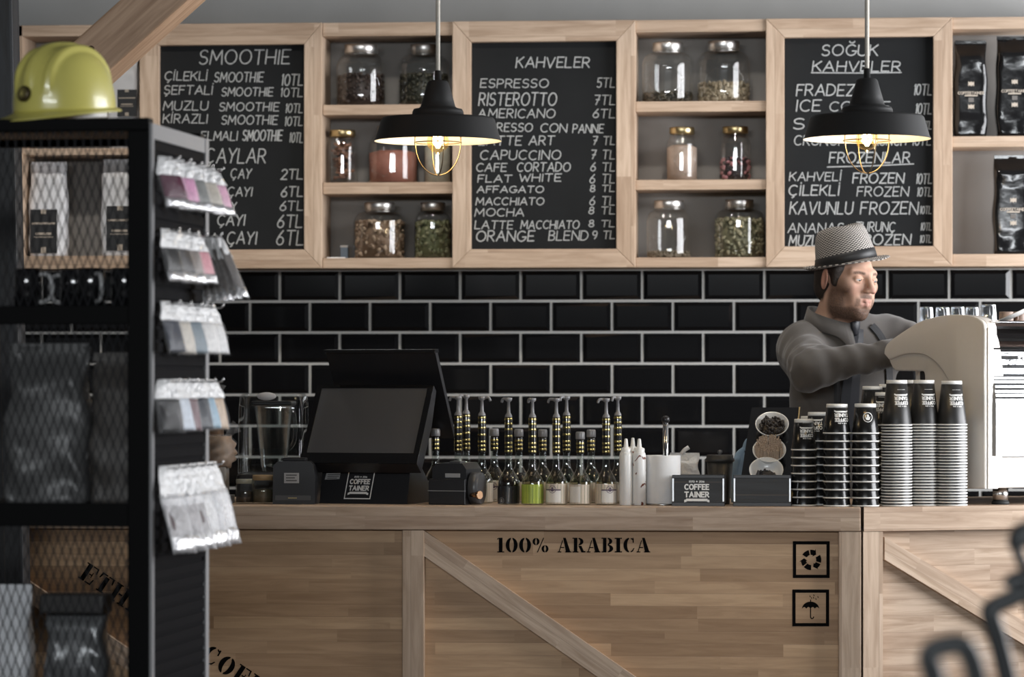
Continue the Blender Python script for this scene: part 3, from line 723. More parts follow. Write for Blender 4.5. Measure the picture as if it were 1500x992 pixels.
# ---- packets hanging on hooks
FILM = film('clear_crinkled_film', (.85, .86, .87), .07)
FILM_H = film('white_cloudy_film', (.80, .80, .80), .85, .3)
def packet(loc, w, h, ins, tilt, label, group, turn=0.0, thick=.011, ih=(.2, .92), foil=None, low=None):
    T = thing('snack_packet', label, 'packet', RMAT @ Vector(loc), RZ+turn, group)
    rr = random.Random(hash(label) & 255); ph = [rr.uniform(0, 6) for _ in range(6)]
    M = Matrix.Rotation(-tilt, 4, 'Y')
    def sheet(z0, z1, wf, tf, grow, wob=.0022, n=18, k=10):
        rings = []
        for i in range(k+1):
            t = i/k; z = z0+(z1-z0)*t; e = math.sin(PI*min(1, max(.06, t)))**.5 if tf else .25
            ring = []
            for j in range(n):
                a = 2*PI*j/n; c_, s_ = math.cos(a), math.sin(a)
                wq = wf if tf else .52+.46*min(1, t*1.1)
                yy = math.copysign(abs(c_)**.6, c_)*w/2*wq; xx = s_*(thick/2*e if tf else .0016)+grow
                xx += wob*math.sin(5*t+ph[0]+yy*90)*math.sin(yy*140+ph[1])
                ring.append(M @ Vector((xx, yy, -z)))
            rings.append(ring)
        return rings
    MB().loft(sheet(.0, h*.36, 1, False, .012)).build('header', FILM_H, T)
    MB().loft(sheet(h*.33, h, 1, True, .012)).build('pouch', foil or FILM, T)
    c0, c1 = ih
    im = ins if not isinstance(ins, tuple) else mat('packet_%02d%02d%02d' % tuple(int(99*q) for q in ins), tuple(q*(.6 if max(ins) < .5 else .9) for q in ins), .5, spec=.2, noise=.35, nscale=120)
    MB().loft(sheet(h*c0, h*c1, .84, True, .012, .001)).build('contents', im, T)
    if low is not None:
        MB().loft(sheet(h*.8, h*.97, .9, True, .012, .002)).build('bottom_seal', low, T)
    return T
SILV = mat('crinkled_silver_foil', (.5, .5, .51), .3, .6, noise=.3, nscale=90, bump=.9)
rows = [(234, 84, .088, .36, [((.12, .015, .05), 'dark magenta'), ((.72, .36, .55), 'bright pink'), ((.30, .31, .30), 'grey-green'), ((.50, .46, .40), 'beige'), ((.72, .42, .55), 'pale pink')], 'highest row'),
        (340, 84, .088, .30, [((.02, .02, .022), 'black'), ((.05, .045, .05), 'dark grey'), ((.42, .36, .33), 'grey-brown'), ((.62, .30, .34), 'reddish pink')], 'second row'),
        (447, 82, .086, .24, [((.03, .04, .07), 'black-blue'), ((.56, .52, .46), 'cream'), ((.24, .32, .38), 'slate blue'), ((.75, .74, .73), 'white'), ((.70, .70, .70), 'grey-white')], 'third row'),
        (562, 82, .086, .24, [((.02, .02, .025), 'black'), ((.60, .66, .74), 'white and blue'), ((.26, .15, .17), 'mauve'), ((.06, .07, .09), 'dark grey'), ((.30, .44, .55), 'light blue'), ((.55, .42, .31), 'tan')], 'fourth row'),
        (690, 135, .092, .26, [((.10, .06, .065), 'dark red'), ((.16, .10, .11), 'maroon'), ((.12, .08, .085), 'brown'), ((.78, .78, .78), 'plain white'), ((.55, .56, .58), 'silver'), ((.80, .80, .81), 'white and grey')], 'lowest row')]
mpr = 1/694.0
for ri, (py, hp, wd, tl, cols, rn) in enumerate(rows):
    zt_ = rz_(py)
    span = .40 if ri != 1 else .30
    for k, (cc, cn) in enumerate(cols):
        yk = .055+span*k/(len(cols)-1) if ri != 1 else .055+.083*k
        MB().tube([(.004, yk, zt_+.004), (.05, yk, zt_+.004), (.055, yk, zt_+.012)], .0022, 6).build('hook', STEEL, RK)
        pk = packet((.012+.003*(k % 2), yk, zt_+.006), wd, hp*mpr, cc, tl+random.uniform(-.03, .05), '%s clear packet on the %s of the slatted rack side' % (cn, rn), 'packets hanging on the rack side', turn=random.uniform(-.5, -.15), ih=(.37, .97) if ri in (2, 3) else ((.46, .82) if ri == 4 and k < 3 else (.36, .82)), low=SILV if ri in (0, 1, 4) else None, foil=film('milky_film', (.80, .80, .82), .42, .2) if ri == 4 else None)
MB().tube([(.004, .40, rz_(336)), (.06, .40, rz_(336)), (.065, .40, rz_(336)+.01)], .0022, 6).build('hook', STEEL, RK)
fans = ['nearest', 'second', 'third', 'fourth', 'fifth', 'outermost']
for k in range(6):
    packet((.014+.006*k, .40+.004*k, rz_(338)), .034, .150+.003*k, (.26, .24, .23), .10+.085*k, 'narrow grey-brown sachet, %s of the fan hung on the second row' % fans[k], 'fan of narrow sachets on the rack side', turn=-.55, thick=.007, low=SILV)
# ---- yellow hard hat on the rack top
YEL = mat('yellow_hard_hat_plastic', (.58, .53, .14), .28, noise=.04, coat=.25)
hc = RMAT @ Vector((-(218-60)*mpr*1.01, .16, 0))
T = thing('hard_hat', 'yellow hard hat resting on top of the black rack', 'helmet', (hc.x, hc.y, ZR+.010), math.radians(-118))
T.rotation_euler = (0, math.radians(5), math.radians(-118))
a_, b_, h_ = .128, .100, .142
def dome(off=0.0):
    rings = []; nr, nn = 44, 192
    for i in range(nr+1):
        u = i/nr; ring = []; el = u*PI/2
        for j in range(nn):
            t = 2*PI*j/nn
            cx_, cy_ = math.cos(t), math.sin(t)
            re = math.cos(el)**.75; zz = math.sin(el)**.9
            x = (a_-off)*cx_*re; y = (b_-off)*cy_*re; z = (h_-off)*zz
            ridge = math.exp(-((y)/.014)**4)*.010+(math.exp(-((abs(y)-.044)/.009)**4))*.009
            fade = max(0, min(1, (z-.035)/.05))
            nl = math.sqrt(x*x+y*y+z*z)+1e-6
            x += x/nl*ridge*fade; y += y/nl*ridge*fade; z += z/nl*ridge*fade
            ring.append(Vector((x, y, z+.018)))
        rings.append(ring)
    return rings
ri_ = dome()
MB().loft(ri_, capa=False).loft([[Vector((p.x*.97, p.y*.97, p.z)) for p in ri_[0]], ri_[0]], capa=False, capb=False).build('shell', YEL, T)
rings = []
for r_, z_ in ((.99, .020), (1.06, .017), (1.10, .014), (1.11, .011), (1.08, .010), (.98, .014), (.95, .02)):
    ring = []
    for j in range(192):
        t = 2*PI*j/192; pk = max(0, math.cos(t))**2
        f = 1+(r_-1)*(1+2.6*pk)
        ring.append(Vector((a_*math.cos(t)*f, b_*math.sin(t)*f, z_-.010*pk*(1 if r_ > 1 else 0)+.004*max(0, -math.cos(t)))))
    rings.append(ring)
MB().loft(rings, capa=False, capb=False).build('brim', YEL, T)
MB().lathe([(.088, .0), (.092, .001), (.092, .014), (.088, .014)], 40, closed=True).build('inner_band', WHITE_PLASTIC, T)
e = MB().lathe([(0, .004), (.014, .003), (.017, 0), (.017, -.006)], 24, axis='X').build('badge', mat('dark_bronze_badge', (.06, .045, .02), .4, .5), T)
e.location = (.136, 0, .060); e.rotation_euler = (0, -.25, 0)
w = MB(); flat(w, emblem_polys(.010), lambda x, y: (.0046, x, y)); w.build('badge_emblem', mat('worn_yellow_print', (.35, .3, .1), .5), e, fix=False)
# ---- mugs behind the mesh
def mug(loc, rz, label, first=[None]):
    if first[0] is not None: return dup(first[0], loc, (0, 0, rz), label)
    T = thing('mug', label, 'mug', loc, rz, 'mugs on the rack shelf')
    r, h = .030, .089
    MB().lathe([(0, .002), (r-.004, .0), (r, .004), (r, h-.003), (r-.0015, h), (r-.003, h-.003), (r-.0035, .006), (0, .005)], 28).build('body', BLACK_GLOSS, T)
    MB().tube(crom([(r-.002, 0, h*.86), (r+.02, 0, h*.84), (r+.03, 0, h*.55), (r+.02, 0, h*.25), (r-.002, 0, h*.18)], 5), .0048, 8, upv=(0, 1, 0)).build('handle', mat('grey_glaze', (.5, .5, .5), .15), T)
    first[0] = T; return T
for k, (px, rz, yy, nm) in enumerate(((14, -.2, .09, 'leftmost'), (72, 2.9, .16, 'second from left'), (112, -.9, .09, 'third from left'), (163, -.3, .10, 'rightmost'))):
    p = RMAT @ Vector((-(218-px)*mpr, yy, SH[0][0]-.003)); mug(p, rz+RZ, 'black glossy mug, %s of the four behind the rack mesh' % nm)
# ---- stand-up bags
def pouch(T, w, d, h, m, seed=1, crimp=.10, name='bag_body', wr=.004, yaw=0, lean=0.0, flatf=False):
    rr = random.Random(seed); ph = [rr.uniform(0, 6.28) for _ in range(12)]; rings = []; n, k = 40, 26
    for i in range(k+1):
        t = i/k; ring = []
        dd = d*(1-.25*t) if t < 1-crimp*2.2 else d*(1-.25*t)*max(.06, (1-t-crimp*.5)/(crimp*1.7)) if t < 1-crimp*.5 else d*.05
        dd = max(dd, .003); ww = w*(.93+.07*math.sin(PI*min(1, t*1.3)))
        for j in range(n):
            a = 2*PI*j/n; c_, s_ = math.cos(a), math.sin(a)
            x = math.copysign(abs(c_)**.35, c_)*ww/2; y = math.copysign(abs(s_)**.45, s_)*dd/2
            f = wr*(math.sin(9*t+ph[0]+x*40)*math.sin(x*55+ph[1]+t*6)+.6*math.sin(23*t+ph[2]+x*90))
            if flatf and y < 0 and .2 < t < .7: f = min(f, 0)*.2
            y += f*(1 if dd > .01 else .5)*(-1 if y < 0 else 1)*(0 if t == 0 else 1); x += wr*.6*math.sin(14*t+ph[3]+(3 if c_ > 0 else 0))
            ring.append(Vector((x, y+lean*t*h, h*t)))
        rings.append(ring)
    return MB().loft(rings).build(name, m, T)
GREYBAG = mat('dark_grey_satin_bag', (.11, .11, .11), .38, noise=.15, nscale=9)
p = RMAT @ Vector((-(218-38)*mpr, .14, SH[1][0]-.003))
T = thing('stand_up_bag', 'large crumpled grey foil bag at left on the rack middle shelf', 'bag', p, RZ); pouch(T, .185, .10, .345, GREYBAG, 3, wr=.009); MB().box((-.088, -.004, .330), (.088, .004, .352), 0, .001).build('top_seal', GREYBAG, T)
p = RMAT @ Vector((-(218-150)*mpr, .15, SH[1][0]-.003))
T = thing('stand_up_bag', 'dark taupe stand-up bag at right on the rack middle shelf', 'bag', p, RZ); m2 = mat('dark_taupe_bag', (.075, .068, .062), .5, noise=.2, nscale=10)
pouch(T, .135, .09, .325, m2, 5, wr=.007); MB().box((-.066, -.004, .312), (.066, .004, .332), 0, .001).build('top_seal', m2, T)
WHITEBAG = mat('white_coffee_bag', (.76, .77, .8), .4, noise=.08, nscale=12)
p = RMAT @ Vector((-(218+32)*mpr, .15, SH[2][0]-.003)); p2 = RMAT @ Vector((-(218-83)*mpr, .13, SH[2][0]-.003))
T = thing('stand_up_bag', 'white stand-up bag on the rack bottom shelf at the left edge', 'bag', p, RZ); pouch(T, .12, .08, .285, WHITEBAG, 8); MB().box((-.058, -.003, .275), (.058, .003, .291), 0, .001).build('top_seal', WHITEBAG, T)
T = thing('stand_up_bag', 'silver-grey bag with dark folded top on the rack bottom shelf', 'bag', p2, RZ)
pouch(T, .135, .09, .27, mat('silver_grey_bag', (.20, .205, .21), .3, .4, noise=.2, nscale=14), 9, wr=.008)
MB().box((-.072, -.052, .232), (.072, .03, .274), 0, .006).build('folded_top', mat('dark_folded_flap', (.02, .018, .017), .5), T)
# ------------------------------------------------------------------ pendant lamps
LAMP_BLACK = mat('matt_black_lamp_enamel', (.010, .010, .010), .55, noise=.05)
LAMP_IN = mat('cream_lamp_inside', (.80, .79, .76), .5)
CORD = mat('beige_braided_cord', (.60, .56, .49), .9, noise=.4, nscale=400)
BULB = glass('amber_bulb_glass', (1, .86, .6), .03, .4)
FILA = mat('glowing_filament', (1, .7, .3), .5, emit=(1, .72, .36), es=60)
def pendant(px, yrim, label):
    Y = 9.0; s = MPP(px, Y); p = P(px, yrim, Y)
    T = thing('pendant_lamp', label, 'lamp', p, 0, 'black pendant lamps over the counter')
    out = [(93.5, 0), (92.5, 2.2), (91.5, 3.5), (83.5, 31), (81, 34), (44, 36.5), (38, 38), (37.5, 43), (35.5, 47), (28, 48.5), (25.6, 51), (23, 60), (15.5, 86), (13, 88.5), (5, 90), (4.6, 103), (3, 104)]
    inn = [(3, 84), (14, 82), (24, 49), (34, 44), (36, 36), (80, 32), (82, 29.5), (91.8, .6), (93.5, 0)]
    MB().lathe([(r*s, z*s) for r, z in out], 64).build('shade', LAMP_BLACK, T)
    MB().lathe([(r*s-.0004, z*s) for r, z in inn], 64).build('shade_lining', LAMP_IN, T)
    MB().cyl((0, 0, 103*s), (0, 0, ZC-p.z-.03), .0058, n=12).build('cord', CORD, T)
    MB().lathe([(0, ZC-p.z), (.05, ZC-p.z), (.05, ZC-p.z-.012), (.02, ZC-p.z-.035), (0, ZC-p.z-.036)], 24).build('ceiling_rose', LAMP_BLACK, T)
    c = MB(); rr = .0016
    c.tube([(34.5*s*math.cos(2*PI*k/36), 34.5*s*math.sin(2*PI*k/36), -2*s) for k in range(36)], rr, 6, closed=True)
    for a in (.35, .35+PI/2):
        pts = [(34.5*s, 30*s), (34.5*s, -2*s)]+[(34.5*s*math.cos(t), -2*s-48*s*math.sin(t)) for t in [k*PI/20 for k in range(1, 20)]]+[(-34.5*s, -2*s), (-34.5*s, 30*s)]
        c.tube([(x*math.cos(a), x*math.sin(a), z) for x, z in pts], rr, 6)
    c.build('wire_cage', mat('dark_bronze_wire', (.10, .07, .035), .35, .8), T)
    MB().lathe([(0, 60*s), (9*s, 60*s), (9*s, 30*s), (7*s, 26*s), (0, 26*s)], 20).build('lamp_holder', LAMP_BLACK, T)
    b = MB().lathe([(6.5*s, 27*s), (8*s, 20*s), (14*s, 10*s), (16.5*s, 0), (14.5*s, -9*s), (9*s, -14*s), (4*s, -16*s), (2*s, -19*s), (0, -19.5*s)], 28).build('bulb', BULB, T)
    f = MB()
    for k in range(6):
        a = k*PI/3; f.tube([(1.5*s*math.cos(a), 1.5*s*math.sin(a), 16*s), (6.5*s*math.cos(a), 6.5*s*math.sin(a), -1*s), (1.5*s*math.cos(a+.5), 1.5*s*math.sin(a+.5), -10*s)], .0013, 5)
    f.build('filament', FILA, b)
    d = bpy.data.lights.new('bulb_light', 'POINT'); d.energy = 2.0; d.color = (1, .89, .73); d.shadow_soft_size = .02
    l = bpy.data.objects.new('bulb_light', d); l.location = (0, 0, -3*s); link(l, T)
    return T
pendant(641.5, 207, 'black enamel pendant lamp in front of the KAHVELER board, bulb lit')
pendant(1270, 204, 'black enamel pendant lamp above the barista, bulb lit')
# assumed ceiling downlights over the bar aisle (above the picture), added for light
for k, x in enumerate((-2.1, -1.15, -.2)):
    T = thing('assumed_ceiling_spotlight', 'assumed unseen white ceiling spotlight above the bar, %s from the left' % ('first', 'second', 'third')[k], 'lamp', (x, 10.1, ZC), 0, 'assumed ceiling spotlights over the bar')
    MB().lathe([(0, 0), (.055, 0), (.055, -.10), (.05, -.10), (.045, -.03), (0, -.03)], 24).build('housing', WHITE_PLASTIC, T)
    d = bpy.data.lights.new('assumed_spot_light', 'SPOT'); d.energy = 26; d.color = (1, .93, .84); d.spot_size = math.radians(105); d.spot_blend = .8; d.shadow_soft_size = .045
    l = bpy.data.objects.new('assumed_spot_light', d); l.location = (0, 0, -.09); l.rotation_euler = (math.radians(20), 0, 0); link(l, T)
# ------------------------------------------------------------------ jars
def chunks(rad, z0, z1, n, size, shape, rr, elong=1.0):
    """a heap of small pieces filling a cylinder"""
    mb = MB()
    ico = [(0, 0, 1), (.894, 0, .447), (.276, .851, .447), (-.724, .526, .447), (-.724, -.526, .447), (.276, -.851, .447), (.724, .526, -.447), (-.276, .851, -.447), (-.894, 0, -.447), (-.276, -.851, -.447), (.724, -.526, -.447), (0, 0, -1)]
    icf = [(0, 1, 2), (0, 2, 3), (0, 3, 4), (0, 4, 5), (0, 5, 1), (1, 6, 2), (2, 7, 3), (3, 8, 4), (4, 9, 5), (5, 10, 1), (6, 7, 2), (7, 8, 3), (8, 9, 4), (9, 10, 5), (10, 6, 1), (11, 7, 6), (11, 8, 7), (11, 9, 8), (11, 10, 9), (11, 6, 10)]
    for k in range(n):
        a = rr.uniform(0, 2*PI); sh = rr.random()
        r = rad*(1 if sh < .7 else math.sqrt(rr.random())); z = z0+(z1-z0)*rr.random()
        if sh > .7: z = z1-size*rr.random()
        r = max(0, r-size*.6)
        E = Euler((rr.uniform(0, 6), rr.uniform(0, 6), rr.uniform(0, 6))).to_matrix()
        sx = size*rr.uniform(.7, 1.2)
        mb.add([E @ Vector((v[0]*sx*elong, v[1]*sx*shape, v[2]*sx*.7))+Vector((r*math.cos(a), r*math.sin(a), z)) for v in ico], icf, k % 2, shape > .6)
    mb.lathe([(0, z0), (rad*.86, z0), (rad*.9, (z0+z1)/2), (rad*.8, z1-size*.5), (0, z1-size*.3)], 20, mi=0)
    return mb
def jar(px, x0, x1, ybase_z, ytop, lid, lw, lh, label, fill, cols, kind, group, Y=None, size=.008, n=260, emb=True, square=False, shoulder=.22):
    Y = Y or YF+.10
    s = MPP(px, Y); c = P(px, 0, Y); zt_ = P(px, ytop, Y).z
    R = (x1-x0)/2*s; H = zt_-ybase_z; RL = lw/2*s; LH = lh*s; HB = H-LH*.75
    T = thing('glass_jar', label, 'jar', (c.x, Y, ybase_z), random.uniform(-.3, .3), group)
    sh = HB*(1-shoulder)
    pr = [(0, .002), (R*.9, .0), (R*.98, .006), (R, .015), (R, sh*.9), (R*.97, sh), (R*.86, sh+(HB-sh)*.5), (RL*.97, sh+(HB-sh)*.82), (RL*.93, HB)]
    prs = [(v.x, v.y) for v in crom([(a, b, 0) for a, b in pr[3:]], 4)]
    mb = MB().lathe(pr[:3]+prs, 40)
    if emb:
        for sx in (-1, 1):
            aa = [(-PI/2+sx*(.75-.75*abs(k-6)/6*0+0)*math.sin(PI*k/12), sh*(.15+.72*k/12)) for k in range(13)]
            mb.tube([((R+.0008)*math.cos(a), (R+.0008)*math.sin(a), z) for a, z in aa], .0022, 5)
    mb.build('glass_body', GLASS, T)
    n_ = 48; rib = []
    z0 = HB-LH*.25
    MB().lathe([(RL*.94, z0), (RL, z0+.002), (RL, z0+LH-.003), (RL*.97, z0+LH), (0, z0+LH+.0005)], 48).build('lid', lid, T)
    if fill > 0:
        rr = random.Random(int(px*7)); z1 = .004+HB*fill
        ms = [mat('jar_fill_%02x%02x%02x' % tuple(int(q*255) for q in c_), c_, .6, noise=.3, nscale=60) for c_ in cols]
        if kind == 'powder':
            o = MB().lathe([(0, .004), (R*.93, .004), (R*.95, z1*.92), (R*.6, z1), (0, z1*.94)], 32).build('filling', ms[0], T)
        elif kind == 'sticks':
            mb = MB()
            for k in range(46):
                a = rr.uniform(0, 6.28); r = R*.8*math.sqrt(rr.random()); z = .01+rr.random()*(z1-.02); t = rr.uniform(0, PI); L = R*.8
                d = Vector((math.cos(a), math.sin(a), rr.uniform(-.5, .9))).normalized()*L*.5; q = Vector((r*.55*math.cos(t*2), r*.55*math.sin(t*2), z+L*.2))
                mb.cyl(q-d, q+d, R*.085, n=7, mi=k % 2)
            o = mb.build('filling', ms, T)
        else:
            o = chunks(R*.95, .005, z1, n, size, .5 if kind == 'flake' else .85, rr, 1.5 if kind == 'leaf' else 1).build('filling', ms if len(ms) > 1 else ms*2, T)
        o['kind'] = 'stuff'
    return T
LIDS = mat('brushed_steel_lid', (.74, .72, .69), .34, 1.0)
GA, GB = 'glass jars on the shelf behind the first pendant', 'glass jars on the shelf between the second and third board'
z0, z1, z2 = NA_Z
jar(529, 492.6, 565, z0, 66, LIDS, 49, 13, 'steel-lidded jar of dark coffee beans, left on the top shelf by SMOOTHIE', .55, [(.030, .017, .012), (.05, .03, .02)], 'bean', GA, size=.007)
jar(621, 584, 658, z0, 66, LIDS, 40, 13, 'steel-lidded jar of dark green leaves beside the lamp cord', .55, [(.028, .028, .016), (.05, .045, .025)], 'leaf', GA, size=.007)
jar(502, 479.5, 524, z1, 191, BRASS, 38, 10, 'small gold-lidded jar of cinnamon sticks', .8, [(.23, .12, .075), (.15, .075, .05)], 'sticks', GA, emb=False)
jar(576, 539, 613, z1, 185, LIDS, 48, 12, 'jar of reddish-brown powder half hidden by the pendant shade', .62, [(.30, .12, .085)], 'powder', GA)
jar(641, 621, 661, z1, 190, BRASS, 36, 10, 'jar of pale cream powder behind the lamp wire cage', .78, [(.50, .47, .38)], 'powder', GA, emb=False)
jar(556, 517, 594, z2, 297, LIDS, 45, 12, 'steel-lidded jar of mixed brown dried fruit on the bottom shelf', .72, [(.16, .10, .06), (.34, .25, .17)], 'flake', GA, size=.010)
jar(634, 607, 661, z2, 297, LIDS, 37, 12, 'steel-lidded jar of green dried herbs on the bottom shelf', .7, [(.11, .12, .055), (.20, .20, .11)], 'leaf', GA, size=.008)
z0, z1, z2 = NB_Z
jar(978.5, 940, 1016, z0, 63, LIDS, 45, 13, 'nearly empty steel-lidded jar with dark grains, beside the KAHVELER board top', .17, [(.045, .04, .03), (.09, .075, .05)], 'flake', GB, size=.008)
jar(1060, 1020, 1099, z0, 61, LIDS, 47, 13, 'steel-lidded jar holding pale dried pieces in its lower third', .32, [(.36, .30, .21), (.24, .19, .12)], 'flake', GB, size=.011)
jar(999, 976, 1022.5, z1, 187, BRASS, 37, 10, 'small gold-lidded jar of pale pink grains', .72, [(.40, .30, .24)], 'powder', GB)
jar(1077, 1053, 1100, z1, 186, BRASS, 38, 10, 'small gold-lidded jar of dark and pink berries', .42, [(.03, .02, .022), (.40, .17, .18)], 'bean', GB, size=.010, n=120)
jar(980, 945, 1011, z2, 294, LIDS, 44, 12, 'almost empty steel-lidded jar on the bottom shelf by KAHVELER', .1, [(.16, .13, .09)], 'flake', GB, size=.007)
jar(1083, 1046, 1120, z2, 293, LIDS, 42, 12, 'steel-lidded jar packed with dried green leaves by the SOĞUK board', .72, [(.17, .16, .095), (.30, .27, .17)], 'leaf', GB, size=.008, n=340)
# small paper items at the back of the bottom shelf
c = P(500, 378, YF+.06)
T = thing('note_card', 'small blue-grey card box at the left end of the bottom jar shelf', 'box', (c.x, YF+.14, NA_Z[2]), 0)
MB().box((-.012, -.012, 0), (.012, .012, .045), 0, .001).build('card_body', mat('blue_grey_card', (.16, .21, .27), .6), T)
MB().box((-.013, -.013, .040), (.013, .013, .047), 0, .001).build('card_lid', mat('pale_card', (.5, .5, .5), .6), T)
T = thing('paper_slip', 'white paper slip lying flat at the left end of the bottom jar shelf', 'paper', (P(492, 378, YF+.05).x, YF+.06, NA_Z[2]+.0005), .1)
MB().box((-.03, -.025, 0), (.03, .025, .004), 0, .001).build('sheet_stack', mat('white_paper', (.75, .75, .75), .7), T)
# ------------------------------------------------------------------ coffee bags on the shelves
BAGB = mat('glossy_black_foil_bag', (.006, .006, .0065), .16, spec=.4, coat=.25, noise=.05, nscale=25, bump=.25)
BEIGE_PRINT = mat('beige_print', (.46, .40, .33), .5); GREYP = mat('grey_print', (.13, .12, .11), .5)
def coffee_bag(x0, x1, ytop, zb, label, seed, m, Y=None):
    px = (x0+x1)/2; Y = Y or YF+.085; s = MPP(px, Y); c = P(px, ytop, Y)
    T = thing('coffee_bag', label, 'coffee bag', (c.x, Y, zb), 0, 'coffee bags on the wall shelves')
    w, h = (x1-x0)*s, c.z-zb
    pouch(T, w, .085, h, m, seed, crimp=.07, wr=.0035, flatf=True)
    MB().box((-w*.46, -.003, h-.006), (w*.46, .003, h+.006), 0, .001).build('top_seal', m, T)
    return T, w, h
def black_bag(x0, x1, ytop, zb, label, seed):
    T, w, h = coffee_bag(x0, x1, ytop, zb, label, seed, BAGB); w = .095
    yy = -.0475
    fn = lambda x, y: (x*w, yy, h*.46+y*w)
    p = MB(); flat(p, text_polys('COFFEETAINER', -.44, .44, -.05, .035, .018), fn); flat(p, [[(-.22, -.12), (.22, -.12), (.22, -.075), (-.22, -.075)]], fn); p.build('shop_name', BEIGE_PRINT, T, fix=False)
    p = MB()
    for cy in (.30, -.48):
        flat(p, [[(-.10, cy-.08), (-.05, cy-.04), (0, cy-.08), (.05, cy-.04), (.10, cy-.08), (.10, cy+.09), (.05, cy+.05), (0, cy+.09), (-.05, cy+.05), (-.10, cy+.09)]], fn)
    p.build('ribbon_marks', BEIGE_PRINT, T, fix=False)
    p = MB(); flat(p, [[(-.09, -.32), (.09, -.32), (.09, -.17), (-.09, -.17)]], fn); p.build('grey_square', GREYP, T, fix=False)
    return T
black_bag(1397, 1446, 62, NC_Z[0], 'glossy black coffee bag, left one on the upper bag shelf', 11)
black_bag(1458, 1512, 56, NC_Z[0], 'glossy black coffee bag at the frame edge on the upper bag shelf', 12)
black_bag(1454, 1512, 230, NC_Z[1], 'single glossy black coffee bag on the lower bag shelf', 13)
LABELB = mat('black_bag_label', (.012, .011, .011), .35, noise=.3, nscale=50)
def white_bag(x0, x1, ytop, zb, lx0, lx1, ly0, ly1, label, seed):
    T, w, h = coffee_bag(x0, x1, ytop, zb, label, seed, WHITEBAG)
    Y = YF+.085; s = MPP((x0+x1)/2, Y); o = T.location; yy = -.0485
    X0, X1 = P(lx0, 0, Y).x-o.x, P(lx1, 0, Y).x-o.x; Z0, Z1 = P(lx0, ly1, Y).z-zb, P(lx0, ly0, Y).z-zb
    l = MB().box((X0, yy, Z0), (X1, yy+.003, Z1), 0, .0006).build('label', LABELB, T)
    wl, hl = X1-X0, Z1-Z0
    fn = lambda x, y: (X0+x*wl, yy-.0006, Z0+y*hl)
    p = MB(); flat(p, [_r(.06, .66, .94, .70), _r(.2, .42, .8, .47), _r(.15, .36, .85, .38)], fn); flat(p, [_r(.4, .9, .6, 1.0), _r(.4, .0, .6, .14)], fn)
    p.build('label_print', BEIGE_PRINT, l, fix=False)
white_bag(43.5, 100, 240, ND_Z[1], 49, 88, 308, 372, 'white coffee bag with black label behind the mesh, next to the dark post', 21)
white_bag(149, 203, 236, ND_Z[1], 160, 200, 303, 368, 'white coffee bag with black label behind the mesh, nearer the SMOOTHIE board', 22)
white_bag(160, 204, 86, ND_Z[0], 176, 204, 133, 172, 'white coffee bag on the upper shelf just right of the yellow helmet', 23)
# ------------------------------------------------------------------ things on the counter
def cpos(px, Y): return Vector((P(px, 700, Y).x, Y, ZTOP))
def ch(px, py, Y): return P(px, py, Y).z-ZTOP           # height above the counter
